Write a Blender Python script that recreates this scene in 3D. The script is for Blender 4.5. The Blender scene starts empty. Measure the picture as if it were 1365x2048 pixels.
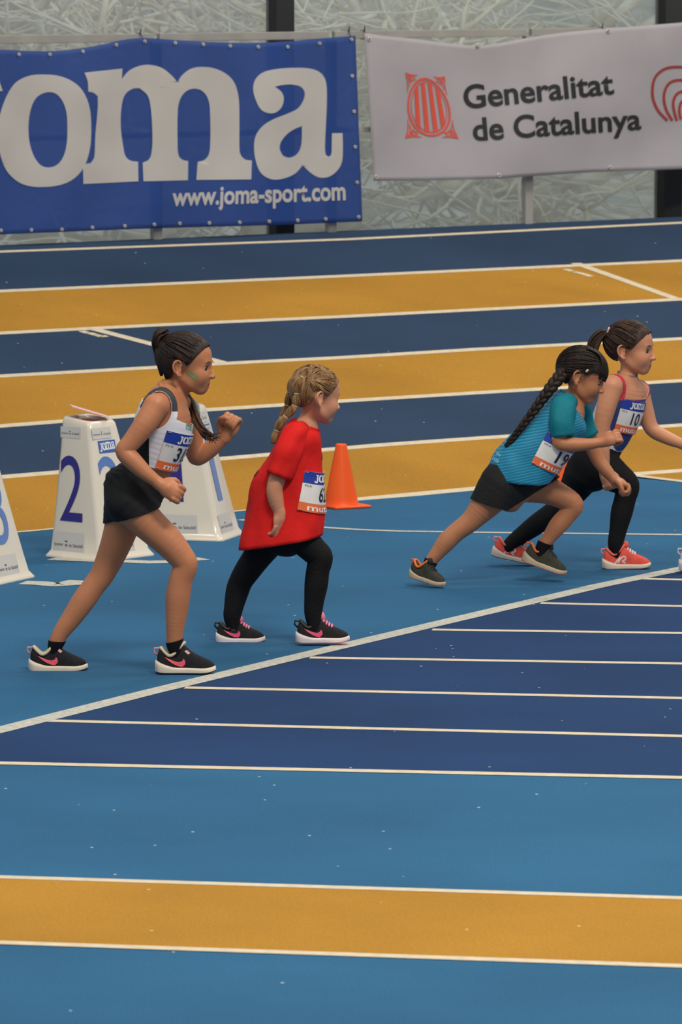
import bpy, bmesh, math, random
import numpy as np
from mathutils import Vector, Matrix, noise as mnoise
from mathutils.geometry import tessellate_polygon
from mathutils.bvhtree import BVHTree

# ------------------------------------------------------------------ camera, world, lamps, exposure
scene = bpy.context.scene
col = scene.collection
W_PX, H_PX = 1365, 2048
F_PX = 11000.0            # focal length in pixels of the 1365x2048 frame (a long lens from the stands)
CAM_H = 2.6
PITCH = math.atan((1024 + 120) / F_PX)

cam_d = bpy.data.cameras.new('camera')
cam_d.sensor_fit = 'VERTICAL'; cam_d.sensor_height = 36.0
cam_d.lens = F_PX / H_PX * 36.0
cam_d.clip_end = 400
cam = bpy.data.objects.new('camera', cam_d)
cam.location = (0, 0, CAM_H)
cam.rotation_euler = (math.pi / 2 - PITCH, 0, 0)
col.objects.link(cam)
scene.camera = cam
cam_d.dof.use_dof = True
cam_d.dof.focus_distance = 20.2
cam_d.dof.aperture_fstop = 11.0

world = bpy.data.worlds.new('overcast_sky'); scene.world = world
world.use_nodes = True
bg = world.node_tree.nodes['Background']
bg.inputs[0].default_value = (0.88, 0.94, 1.0, 1)
bg.inputs[1].default_value = 0.60

def area_lamp(name, loc, target, sx, sy, power, color=(1, .90, .74)):
    d = bpy.data.lights.new(name, 'AREA'); d.shape = 'RECTANGLE'; d.size = sx; d.size_y = sy
    d.energy = power; d.color = color
    o = bpy.data.objects.new(name, d); col.objects.link(o)
    o.location = loc
    o.rotation_euler = (Vector(target) - Vector(loc)).to_track_quat('-Z', 'Y').to_euler()
    return o
# the hall's rows of high-bay lamps under the roof
for k, (lx, ly, pw) in enumerate(((3.5, 12.0, 1700), (4.0, 20.0, 400), (5.0, 29.0, 1250), (-6.0, 15.0, 400))):
    area_lamp('hall_lamp', (lx, ly, 11.0), (lx - 1.0, ly + 4.5, 0), 4.0, 1.6, pw)

scene.view_settings.view_transform = 'Standard'
scene.view_settings.look = 'None'
scene.view_settings.gamma = 1.0
scene.view_settings.use_curve_mapping = False
scene.view_settings.exposure = -0.5

# ------------------------------------------------------------------ photo pixel -> direction -> point on a real surface
CAM = np.array([0, 0, CAM_H])
_R = np.array([1.0, 0, 0]); _U = np.array([0, math.sin(PITCH), math.cos(PITCH)]); _F = np.array([0, math.cos(PITCH), -math.sin(PITCH)])
def ray(px, py):
    return _F + _R * ((px - 682.5) / F_PX) + _U * ((1024 - py) / F_PX)
def on_z(px, py, z=0.0):
    d = ray(px, py); return CAM + d * ((z - CAM_H) / d[2])
def on_y(px, py, Y):
    d = ray(px, py); return CAM + d * (Y / d[1])
def on_plane(px, py, p, n):
    d = ray(px, py); return CAM + d * (np.dot(p - CAM, n) / np.dot(d, n))
def px_per_m(P):
    return F_PX / float(np.dot(np.asarray(P) - CAM, _F))

# banked oval and the glass wall run towards the right, away from the camera
_dl = math.hypot(14000, F_PX / math.cos(PITCH))
D_T = np.array([14000 / _dl, F_PX / math.cos(PITCH) / _dl, 0])     # along the lanes
N_T = np.array([-D_T[1], D_T[0], 0])                               # outwards, towards the wall
BANK = 0.166
P0 = on_z(682, 1003)
_bn = np.array([-N_T[0] * BANK, -N_T[1] * BANK, 1.0]); BANK_N = _bn / np.linalg.norm(_bn)
BANK_OUT = np.array([N_T[0], N_T[1], BANK]); BANK_OUT /= np.linalg.norm(BANK_OUT)
def surf(px, py):
    d = ray(px, py)
    t1 = -CAM_H / d[2]
    t2 = np.dot(P0 - CAM, BANK_N) / np.dot(d, BANK_N)
    t = t1 if (t2 <= 0 or t1 < t2) else t2
    return CAM + d * t
def on_bank(p): return np.dot(np.asarray(p) - P0, N_T) > 1e-6
EDGE = surf(682, 462)
def wall_pt(px, py, off=0.0):
    """point on the vertical plane of the railing; off > 0 is towards the infield"""
    return on_plane(px, py, EDGE - N_T * off, N_T)

# ------------------------------------------------------------------ mesh helpers
def lin(c):
    return tuple(((v / 255) / 12.92 if v / 255 <= 0.04045 else ((v / 255 + 0.055) / 1.055) ** 2.4) for v in c)

def make_mesh(name, V, F, mat=None, smooth=False):
    me = bpy.data.meshes.new(name)
    V = np.asarray(V, dtype=np.float64).reshape(-1, 3)
    if isinstance(F, np.ndarray):
        F = F.tolist()
    me.from_pydata(V.tolist(), [], F)
    me.update()
    if smooth:
        me.polygons.foreach_set('use_smooth', [True] * len(me.polygons))
    if mat is not None:
        me.materials.append(mat)
    return me
def add(name, V, F, mat=None, parent=None, smooth=False, solid=0.0, kind=None, label=None, cat=None, group=None):
    o = bpy.data.objects.new(name, make_mesh(name, V, F, mat, smooth))
    return link(o, parent, solid, kind, label, cat, group)
def link(o, parent=None, solid=0.0, kind=None, label=None, cat=None, group=None):
    col.objects.link(o)
    if parent is not None:
        o.parent = parent
        o.matrix_parent_inverse = parent.matrix_basis.inverted()
    if solid:
        m = o.modifiers.new('thickness', 'SOLIDIFY'); m.thickness = abs(solid); m.offset = 1.0 if solid > 0 else -1.0
    tag(o, label, cat, group, kind)
    return o
def tag(o, label=None, cat=None, group=None, kind=None):
    if label: o['label'] = label
    if cat: o['category'] = cat
    if group: o['group'] = group
    if kind: o['kind'] = kind
    return o
def thing(name, loc, label, cat, group=None):
    o = bpy.data.objects.new(name, None); o.location = tuple(loc); o.empty_display_size = 0.1
    col.objects.link(o)
    return tag(o, label, cat, group)

BOXF = [(0, 3, 2, 1), (4, 5, 6, 7), (0, 1, 5, 4), (1, 2, 6, 5), (2, 3, 7, 6), (3, 0, 4, 7)]
def box_between(c0, ex, ey, ez):
    c0, ex, ey, ez = map(np.asarray, (c0, ex, ey, ez))
    return [c0, c0 + ex, c0 + ex + ey, c0 + ey, c0 + ez, c0 + ex + ez, c0 + ex + ey + ez, c0 + ey + ez], BOXF
def bevel_obj(o, w, seg=2):
    m = o.modifiers.new('bevel', 'BEVEL'); m.width = w; m.segments = seg; m.limit_method = 'ANGLE'
    return o
def grid_faces(nu, nv, wrap_u=False):
    F = []
    for j in range(nv - 1):
        for i in range(nu if wrap_u else nu - 1):
            a = j * nu + i; b = j * nu + (i + 1) % nu
            F.append((a, b, b + nu, a + nu))
    return F
def catmull(P, n, closed=False):
    P = np.asarray(P, dtype=float)
    m = len(P)
    out = []
    segs = m if closed else m - 1
    for i in range(segs):
        if closed:
            p0, p1, p2, p3 = P[(i - 1) % m], P[i], P[(i + 1) % m], P[(i + 2) % m]
        else:
            p1, p2 = P[i], P[i + 1]
            p0 = P[i - 1] if i > 0 else 2 * p1 - p2
            p3 = P[i + 2] if i + 2 < m else 2 * p2 - p1
        for k in range(n):
            t = k / n
            out.append(0.5 * ((2 * p1) + (-p0 + p2) * t + (2 * p0 - 5 * p1 + 4 * p2 - p3) * t * t + (-p0 + 3 * p1 - 3 * p2 + p3) * t ** 3))
    if not closed:
        out.append(P[-1])
    return np.array(out)
def tube_mesh(P, R, n=8, cap=True, flat=None):
    """round tube along points P with radii R"""
    P = np.asarray(P, float); m = len(P); R = np.broadcast_to(np.asarray(R, float), (m,))
    V = []
    ref = None
    for i in range(m):
        t = P[min(i + 1, m - 1)] - P[max(i - 1, 0)]; t = t / (np.linalg.norm(t) + 1e-12)
        if ref is None:
            ref = np.array([0, 0, 1.0]) if abs(t[2]) < .9 else np.array([1.0, 0, 0])
        a = ref - t * np.dot(ref, t); a /= np.linalg.norm(a) + 1e-12
        b = np.cross(t, a); ref = a
        for k in range(n):
            th = 2 * math.pi * k / n
            V.append(P[i] + (a * math.cos(th) + b * math.sin(th)) * R[i])
    F = grid_faces(n, m, True)
    if cap:
        F.append(tuple(range(n - 1, -1, -1))); F.append(tuple(range((m - 1) * n, m * n)))
    return V, F
class Acc:
    """collects several shapes into one mesh"""
    def __init__(self): self.V = []; self.F = []
    def put(self, V, F):
        o = len(self.V); self.V.extend([tuple(v) for v in V])
        self.F.extend([tuple(int(i) + o for i in f) for f in F]); return self

# ------------------------------------------------------------------ flat outlines, lettering
def smooth_outline(P, n=4, corner=48):
    P = np.asarray(P, float); m = len(P); out = []
    cor = []
    for i in range(m):
        a = P[i] - P[i - 1]; b = P[(i + 1) % m] - P[i]
        ang = abs(math.degrees(math.atan2(a[0] * b[1] - a[1] * b[0], np.dot(a, b)))); cor.append(ang > corner)
    for i in range(m):
        p1, p2 = P[i], P[(i + 1) % m]
        d = np.linalg.norm(p2 - p1)
        def tan(j):
            if cor[j]: return p2 - p1
            v = P[(j + 1) % m] - P[j - 1]
            return v / (np.linalg.norm(v) + 1e-9) * d
        t1, t2 = tan(i), tan((i + 1) % m)
        k = n if not (cor[i] and cor[(i + 1) % m]) else 1
        for q in range(k):
            t = q / k
            out.append((2 * t**3 - 3 * t**2 + 1) * p1 + (t**3 - 2 * t**2 + t) * t1 + (-2 * t**3 + 3 * t**2) * p2 + (t**3 - t**2) * t2)
    return np.array(out)
def fill(outer, holes=()):
    loops = [outer] + list(holes)
    T = tessellate_polygon([[Vector((p[0], p[1], 0)) for p in l] for l in loops])
    V = np.vstack([np.asarray(l)[:, :2] for l in loops])
    T = np.array(T, int)
    a = V[T[:, 1]] - V[T[:, 0]]; b = V[T[:, 2]] - V[T[:, 0]]
    cr = a[:, 0] * b[:, 1] - a[:, 1] * b[:, 0]
    T[cr < 0] = T[cr < 0][:, ::-1]
    return V, T[np.abs(cr) > 1e-12]
def join2(parts):
    Vs, Ts, o = [], [], 0
    for V, T in parts:
        Vs.append(V); Ts.append(np.asarray(T) + o); o += len(V)
    return np.vstack(Vs), np.vstack(Ts)
def split_tris(V, T, f, keep=0):
    """cut triangles along f = 0. keep 0: both sides, -1: only f < 0"""
    f = np.where(np.abs(f) < 1e-9, 1e-9, f)
    neg = f < 0
    s = neg[T].sum(1)
    res = [T[s == 3]]
    if keep == 0: res.append(T[s == 0])
    newV = [V]; nV = len(V)
    mix = T[(s == 1) | (s == 2)]; sm = s[(s == 1) | (s == 2)]
    if len(mix):
        m2 = mix.copy()
        lone = np.where(sm[:, None] == 1, neg[mix], ~neg[mix]).argmax(1)
        idx = np.arange(len(mix))
        A = mix[idx, lone]; B = mix[idx, (lone + 1) % 3]; C = mix[idx, (lone + 2) % 3]
        def cutv(P, Q):
            lo = np.minimum(P, Q); hi = np.maximum(P, Q)
            return lo, hi
        lo = np.concatenate([np.minimum(A, B), np.minimum(A, C)]); hi = np.concatenate([np.maximum(A, B), np.maximum(A, C)])
        key = lo.astype(np.int64) * (nV + 1) + hi
        u, first, inv = np.unique(key, return_index=True, return_inverse=True)
        l, h = lo[first], hi[first]
        t = (f[l] / (f[l] - f[h]))[:, None]
        newV.append(V[l] + (V[h] - V[l]) * t)
        inv = inv.ravel() + nV
        AB, AC = inv[:len(mix)], inv[len(mix):]
        one = np.stack([A, AB, AC], 1); two = np.concatenate([np.stack([AB, B, C], 1), np.stack([AB, C, AC], 1)])
        lone_neg = sm == 1
        ln2 = np.concatenate([lone_neg, lone_neg])
        if keep == 0:
            res += [one, two]
        else:
            res += [one[lone_neg], two[~ln2]]
    return np.vstack(newV), np.vstack(res)
def compact(V, T):
    used, inv = np.unique(T.ravel(), return_inverse=True)
    return V[used], inv.reshape(T.shape)
def grid_split(V, T, du, dv):
    for ax, d in ((0, du), (1, dv)):
        if not d: continue
        lo, hi = V[:, ax].min(), V[:, ax].max()
        k = math.ceil(lo / d) * d
        while k < hi:
            V, T = split_tris(V, T, V[:, ax] - k); k += d
    return V, T
_tc = {}
def text2d(s, bold=0.0):
    """built-in font as flat triangles; cap height 1, left edge x = 0, baseline y = 0"""
    if (s, bold) in _tc: return _tc[(s, bold)]
    cu = bpy.data.curves.new('t', 'FONT'); cu.body = s; cu.size = 1.0; cu.resolution_u = 5; cu.offset = bold
    o = bpy.data.objects.new('t', cu); col.objects.link(o)
    dg = bpy.context.evaluated_depsgraph_get(); dg.update()
    me = bpy.data.meshes.new_from_object(o.evaluated_get(dg))
    me.calc_loop_triangles()
    V = np.array([v.co[:2] for v in me.vertices]); T = np.array([t.vertices[:] for t in me.loop_triangles], int)
    bpy.data.objects.remove(o); bpy.data.curves.remove(cu); bpy.data.meshes.remove(me)
    a = V[T[:, 1]] - V[T[:, 0]]; b = V[T[:, 2]] - V[T[:, 0]]
    cr = a[:, 0] * b[:, 1] - a[:, 1] * b[:, 0]
    T[cr < 0] = T[cr < 0][:, ::-1]
    V = V - np.array([V[:, 0].min(), 0.0]); V = V / 0.73
    _tc[(s, bold)] = (V, T)
    return V, T

# slab-serif logo letters, outlines in units of the banner photo crop (y down)
LO_O = ([(165,275),(235,285),(295,322),(328,385),(337,470),(330,560),(300,632),(245,675),(160,690),(85,680),(32,640),(5,585),(-10,500),(5,405),(48,315),(100,282)],
        [(178,340),(215,352),(242,400),(249,470),(243,550),(220,600),(183,618),(145,605),(115,550),(105,480),(112,410),(135,360)])
LO_M = ([(312,268),(452,253),(450,292),(475,262),(520,242),(560,240),(600,252),(635,280),(655,303),(675,275),(710,252),(755,247),(800,255),(845,280),(870,315),(882,370),(884,450),(884,540),(888,570),(905,588),(930,592),(928,662),(725,664),(730,597),(755,590),(770,572),(776,540),(776,420),(770,370),(750,338),(720,327),(690,335),(668,360),(657,400),(656,540),(660,575),(675,590),(695,594),(694,665),(530,669),(527,600),(550,588),(560,560),(563,500),(557,400),(545,352),(515,325),(485,330),(460,352),(448,400),(446,470),(455,540),(463,575),(480,592),(510,597),(511,669),(308,679),(306,606),(335,602),(348,580),(352,500),(361,400),(361,355),(345,342),(326,338),(324,300)], None)
LO_A = ([(935,330),(942,295),(970,268),(1020,255),(1090,250),(1150,254),(1185,270),(1203,300),(1207,360),(1204,450),(1200,540),(1203,570),(1213,579),(1223,570),(1225,530),(1226,492),(1265,491),(1266,560),(1262,600),(1245,630),(1215,652),(1180,655),(1150,640),(1118,610),(1090,640),(1050,658),(1005,662),(965,640),(945,595),(938,540),(945,500),(970,465),(1010,440),(1060,420),(1100,400),(1120,370),(1125,340),(1110,320),(1080,312),(1045,313),(1015,320),(1040,340),(1048,365),(1040,395),(1020,414),(995,418),(965,405),(945,370)],
        [(1115,465),(1113,530),(1100,565),(1070,582),(1045,575),(1033,550),(1037,525),(1060,495),(1090,475)])
LO_J = ([(-205,290),(-5,292),(10,335),(-28,340),(-44,365),(-46,560),(-56,660),(-95,730),(-165,755),(-240,735),(-270,690),(-262,645),(-225,625),(-190,640),(-182,672),(-160,680),(-142,650),(-138,560),(-138,365),(-155,342),(-205,338)], None)
def logo_letters():
    out = []
    for o, h in (LO_J, LO_O, LO_M, LO_A):
        out.append(fill(smooth_outline(o), [smooth_outline(h)] if h else []))
    return out
LOGO = logo_letters()
def logo2d():
    """whole logo, x 0..W, y 0..1 upwards"""
    V, T = join2(LOGO)
    V = np.stack([(V[:, 0] + 270) / 515.0, (755 - V[:, 1]) / 515.0], 1)
    return V, T[:, ::-1]

# ------------------------------------------------------------------ materials (all node based)
_mats = {}
def mat(name, rgb, rough=0.6, var=0.0, scale=30.0, bump=0.0, bscale=None, spec=0.5, trans=0.0, sss=0.0, coat=0.0, stretch=None, rgb2=None, metal=0.0, sheen=0.0):
    if name in _mats: return _mats[name]
    m = bpy.data.materials.new(name); m.use_nodes = True
    nt = m.node_tree; N = nt.nodes; L = nt.links
    b = N['Principled BSDF']
    c = lin(rgb)
    b.inputs['Base Color'].default_value = (*c, 1); b.inputs['Roughness'].default_value = rough
    b.inputs['Specular IOR Level'].default_value = spec; b.inputs['Metallic'].default_value = metal
    if sss:
        b.inputs['Subsurface Weight'].default_value = sss; b.inputs['Subsurface Radius'].default_value = (0.012, 0.004, 0.002)
        b.inputs['Subsurface Scale'].default_value = 0.6
    if coat: b.inputs['Coat Weight'].default_value = coat; b.inputs['Coat Roughness'].default_value = 0.08
    if sheen: b.inputs['Sheen Weight'].default_value = sheen
    if trans: b.inputs['Transmission Weight'].default_value = trans
    tc = N.new('ShaderNodeTexCoord'); vec = tc.outputs['Object']
    if stretch:
        mp = N.new('ShaderNodeMapping'); mp.inputs['Scale'].default_value = stretch
        L.new(vec, mp.inputs['Vector']); vec = mp.outputs['Vector']
    if var or rgb2:
        n = N.new('ShaderNodeTexNoise'); n.inputs['Scale'].default_value = scale; n.inputs['Detail'].default_value = 6
        L.new(vec, n.inputs['Vector'])
        r = N.new('ShaderNodeValToRGB')
        r.color_ramp.elements[0].position = 0.32; r.color_ramp.elements[1].position = 0.68
        c2 = lin(rgb2) if rgb2 else tuple(min(1, v * (1 + var)) for v in c)
        c1 = c if rgb2 else tuple(v * (1 - var) for v in c)
        r.color_ramp.elements[0].color = (*c1, 1); r.color_ramp.elements[1].color = (*c2, 1)
        L.new(n.outputs['Fac'], r.inputs['Fac']); L.new(r.outputs['Color'], b.inputs['Base Color'])
    if bump:
        n2 = N.new('ShaderNodeTexNoise'); n2.inputs['Scale'].default_value = bscale or scale * 3; n2.inputs['Detail'].default_value = 4
        L.new(vec, n2.inputs['Vector'])
        bp = N.new('ShaderNodeBump'); bp.inputs['Strength'].default_value = bump; bp.inputs['Distance'].default_value = 0.01
        L.new(n2.outputs['Fac'], bp.inputs['Height']); L.new(bp.outputs['Normal'], b.inputs['Normal'])
    _mats[name] = m
    return m
def track_mat(name, rgb, fleck=(200, 205, 205)):
    """granular running-track rubber: fine grain, broad worn patches, a few pale specks"""
    if name in _mats: return _mats[name]
    m = bpy.data.materials.new(name); m.use_nodes = True
    nt = m.node_tree; N = nt.nodes; L = nt.links; b = N['Principled BSDF']
    b.inputs['Roughness'].default_value = 0.8; b.inputs['Specular IOR Level'].default_value = 0.12
    tc = N.new('ShaderNodeTexCoord')
    def noise(sc, det):
        n = N.new('ShaderNodeTexNoise'); n.inputs['Scale'].default_value = sc; n.inputs['Detail'].default_value = det
        L.new(tc.outputs['Object'], n.inputs['Vector']); return n
    c = lin(rgb)
    broad = noise(0.9, 5); fine = noise(160, 3)
    r = N.new('ShaderNodeValToRGB'); r.color_ramp.elements[0].position = .3; r.color_ramp.elements[1].position = .7
    r.color_ramp.elements[0].color = (*[v * .86 for v in c], 1); r.color_ramp.elements[1].color = (*[min(1, v * 1.14) for v in c], 1)
    L.new(broad.outputs['Fac'], r.inputs['Fac'])
    r2 = N.new('ShaderNodeValToRGB'); r2.color_ramp.elements[0].position = .3; r2.color_ramp.elements[1].position = .75
    r2.color_ramp.elements[0].color = (.78, .78, .78, 1); r2.color_ramp.elements[1].color = (1.15, 1.15, 1.15, 1)
    L.new(fine.outputs['Fac'], r2.inputs['Fac'])
    mx = N.new('ShaderNodeMix'); mx.data_type = 'RGBA'; mx.blend_type = 'MULTIPLY'; mx.inputs['Factor'].default_value = 1
    L.new(r.outputs['Color'], mx.inputs['A']); L.new(r2.outputs['Color'], mx.inputs['B'])
    vo = N.new('ShaderNodeTexVoronoi'); vo.inputs['Scale'].default_value = 7.0
    L.new(tc.outputs['Object'], vo.inputs['Vector'])
    lt = N.new('ShaderNodeMath'); lt.operation = 'LESS_THAN'; lt.inputs[1].default_value = 0.035
    L.new(vo.outputs['Distance'], lt.inputs[0])
    mx2 = N.new('ShaderNodeMix'); mx2.data_type = 'RGBA'
    L.new(lt.outputs[0], mx2.inputs['Factor']); L.new(mx.outputs['Result'], mx2.inputs['A'])
    mx2.inputs['B'].default_value = (*lin(fleck), 1)
    L.new(mx2.outputs['Result'], b.inputs['Base Color'])
    bp = N.new('ShaderNodeBump'); bp.inputs['Strength'].default_value = .25; bp.inputs['Distance'].default_value = .004
    L.new(fine.outputs['Fac'], bp.inputs['Height']); L.new(bp.outputs['Normal'], b.inputs['Normal'])
    _mats[name] = m
    return m
M_LIGHT = track_mat('light_blue_track', (44, 98, 138))
M_SPRINT = track_mat('dark_blue_sprint', (30, 60, 104))
M_DARK = track_mat('slate_blue_track', (44, 64, 92))
M_YEL = track_mat('ochre_track', (174, 127, 46), (225, 205, 160))
M_LINE = mat('line_paint', (212, 198, 172), .6, .10, 25)
M_WORN = mat('worn_line_paint', (208, 202, 184), .6, scale=55, rgb2=(160, 168, 170))

# ------------------------------------------------------------------ floor, banked oval, lines
def extend(P, x0=-1500, x1=2900):
    P = [tuple(p) for p in P]
    (xa, ya), (xb, yb) = P[0], P[1]
    if P[0][0] > x0: P.insert(0, (x0, ya + (yb - ya) / (xb - xa) * (x0 - xa)))
    (xa, ya), (xb, yb) = P[-2], P[-1]
    if P[-1][0] < x1: P.append((x1, yb + (yb - ya) / (xb - xa) * (x1 - xb)))
    return P
def sample_px(P, step=60):
    out = []
    for (xa, ya), (xb, yb) in zip(P[:-1], P[1:]):
        n = max(1, int(abs(xb - xa) / step))
        for k in range(n): out.append((xa + (xb - xa) * k / n, ya + (yb - ya) * k / n))
    out.append(P[-1])
    return out
fp = on_z(682, 1300)
FLOOR_EDGE = 0.02
hinge = [P0 - D_T * 30, P0 + D_T * 40]
floor = add('floor', [hinge[0], (-16, -6, 0), (30, -6, 0), (34, 20, 0), hinge[1]][::-1] if False else
            [(-30, -6, 0), (40, -6, 0), tuple(hinge[1]), tuple(hinge[0])], [(0, 1, 2, 3)], M_LIGHT, kind='structure')
floor['label'] = 'light blue rubber infield floor of the athletics hall'
def ribbon(name, pix, w, m, parent, lift, step=60, bankdir=False):
    P = [surf(x, y) for x, y in sample_px(pix, step)]
    V = []
    for i, p in enumerate(P):
        t = P[min(i + 1, len(P) - 1)] - P[max(i - 1, 0)]; t /= np.linalg.norm(t)
        up = BANK_N if on_bank(p) else np.array([0, 0, 1.0])
        q = np.cross(up, t); q /= np.linalg.norm(q)
        V += [p - q * w / 2 + up * lift, p + q * w / 2 + up * lift]
    F = [(2 * i, 2 * i + 2, 2 * i + 3, 2 * i + 1) for i in range(len(P) - 1)]
    return add(name, V, F, m, parent)
def zone(name, pa, pb, m, parent, lift):
    A = [surf(x, y) for x, y in pa]; B = [surf(x, y) for x, y in pb]
    V = []
    for a, b in zip(A, B):
        V += [a + np.array([0, 0, lift]), b + np.array([0, 0, lift])]
    F = [(2 * i, 2 * i + 1, 2 * i + 3, 2 * i + 2) for i in range(len(A) - 1)]
    return add(name, V, F, m, parent)
def resample(P, xs):
    P = np.asarray(P, float); return [(x, float(np.interp(x, P[:, 0], P[:, 1]))) for x in xs]

EDGE_L = extend([(0, 487), (1365, 437)])
LANES = [extend(p) for p in (
    [(0, 504), (700, 479), (1365, 446)],
    [(0, 583), (682, 553), (1365, 522)],
    [(0, 667), (310, 651), (682, 634), (1365, 599)],
    [(0, 753), (180, 743), (500, 725), (682, 716), (960, 699), (1365, 678)],
    [(0, 853), (420, 820), (682, 803), (960, 786), (1365, 762)],
    [(0, 955), (470, 916), (760, 891), (960, 877), (1365, 851)],
    [(0, 1067), (60, 1062), (485, 1021), (745, 997), (960, 977), (1272, 949), (1365, 942)])]
bank_out = float(np.dot(EDGE - P0, N_T))
A0, A1 = P0 - D_T * 28, P0 + D_T * 38
oN = np.array([N_T[0], N_T[1], BANK]) * bank_out
Vb = [A0, A1, A1 + oN, A0 + oN, A1 + oN + N_T * .02 - np.array([0, 0, (A1 + oN)[2] + .05]), A0 + oN + N_T * .02 - np.array([0, 0, (A0 + oN)[2] + .05]),
      A0 - np.array([0, 0, .05]), A1 - np.array([0, 0, .05])]
bank = add('track_bank', Vb, [(0, 1, 2, 3), (3, 2, 4, 5), (0, 3, 5, 6), (1, 7, 4, 2), (0, 6, 7, 1), (6, 5, 4, 7)], M_DARK, kind='structure')
bank['label'] = 'banked six-lane oval rising towards the glass wall'
xs = list(range(-1400, 2850, 70))
cols = [M_DARK, M_YEL, M_DARK, M_YEL, M_DARK, M_YEL]
for i in range(6):
    zone('lane', resample(LANES[i], xs), resample(LANES[i + 1], xs), cols[i], bank, 0.0012)
for i, l in enumerate(LANES):
    ribbon('lane_line', l, 0.062 if i else 0.05, M_LINE, bank, 0.0024)
# the infield's edge cuts across the inner lane at the far right
zone('lane', [(1272, 951), (1365, 944), (1700, 918)], [(1272, 951), (1365, 963), (1700, 1008)], M_YEL, floor, 0.0012)
ribbon('lane_line', [(1268, 951), (1365, 963), (1700, 1008)], .06, M_LINE, floor, .002)
for pa, pb in (((1152, 527), (1352, 598)), ((188, 659), (446, 726))):      # slanted staggers painted across a lane
    ribbon('stagger_line', [pa, pb], .075, M_LINE, bank, .003)
for (x, y, w) in ((1131, 539, 19), (1145, 543, 11), (1158, 546, 26), (163, 663, 15), (176, 666, 18), (190, 670, 14), (203, 672, 9)):
    ribbon('stagger_text', [(x, y), (x + w, y + w * .3)], .05, M_LINE, bank, .003)

START = [(-400, 1556), (0, 1461), (300, 1385), (600, 1313), (800, 1266), (1000, 1219), (1200, 1172), (1365, 1138), (1700, 1072)]
SPL = [[(90, 1442), (1365, 1473)], [(370, 1376), (1365, 1397)], [(620, 1316), (1365, 1328)], [(865, 1260), (1365, 1267)], [(1082, 1207), (1365, 1213)], [(1282, 1158), (1365, 1160)]]
LOW = [(0, 1527), (1365, 1556)]
def ext1(P, x1=2600):
    (xa, ya), (xb, yb) = P[-2], P[-1]
    return P + [(x1, yb + (yb - ya) / (xb - xa) * (x1 - xb))]
xs2 = list(range(-300, 2601, 100))
stl = extend(START, -500, 2700); lowl = extend(LOW, -500, 2700)
zone('sprint_lanes', resample(stl, xs2), resample(lowl, xs2), M_SPRINT, floor, 0.001)
for l in SPL: ribbon('sprint_line', ext1(l), .055, M_LINE, floor, .002, 100)
ribbon('sprint_line', lowl, .06, M_LINE, floor, .002, 100)
ribbon('start_line', START, .085, M_WORN, floor, .0024, 25)
ya, yb = extend([(0, 1755), (1365, 1797)], -500, 2700), extend([(0, 1886), (1365, 1933)], -500, 2700)
zone('lane', resample(ya, xs2), resample(yb, xs2), M_YEL, floor, .001)
ribbon('lane_line', ya, .05, M_LINE, floor, .002, 100); ribbon('lane_line', yb, .05, M_LINE, floor, .002, 100)
ribbon('arc_line', [(480, 1040), (560, 1047), (640, 1055), (720, 1060), (800, 1063), (1007, 1066), (1365, 1070), (2200, 1080)], .05, M_WORN, floor, .002, 40)
ribbon('arc_line', [(103, 1118), (150, 1120), (200, 1122), (250, 1123), (300, 1125), (340, 1124), (380, 1120), (409, 1118)], .10, M_WORN, floor, .002, 12)
ribbon('arc_line', [(45, 1166), (80, 1167), (110, 1170), (140, 1168), (165, 1162)], .12, M_WORN, floor, .002, 8)

# ------------------------------------------------------------------ outside: slope, bare trees
M_EARTH = mat('daylit_leaf_litter', (150, 162, 158), .9, scale=1.6, rgb2=(240, 238, 232), bump=.5, bscale=4)  # colour raised towards white in place of brighter daylight outdoors
M_BARK = mat('daylit_pale_bark', (250, 248, 244), .9, scale=3.5, rgb2=(226, 212, 196))  # pale bark whitened further, sunlight on the branches put into the colour
rnd = random.Random(7)
G0 = EDGE + N_T * 1.2
def hill_z(p):
    d = max(0.0, float(np.dot(np.asarray(p) - G0, N_T)))
    return -.3 + .055 * d + max(0, d - 12) * .16 + .35 * mnoise.noise(Vector((p[0] * .3, p[1] * .3, 0))) * min(1, d / 4)
V, F = [], []
NU, NV = 60, 26
for j in range(NV):
    d = 40.0 * (j / (NV - 1)) ** 1.3
    for i in range(NU):
        p = G0 - D_T * 24 + D_T * (66 * i / (NU - 1)) + N_T * d
        V.append((p[0], p[1], hill_z(p)))
add('hillside', V, grid_faces(NU, NV), M_EARTH, kind='structure', smooth=True)['label'] = 'grey-green slope of leaf litter outside the glass, daylight put into its colour'
GROWN = []                      # collision trees of the trees already standing
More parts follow.
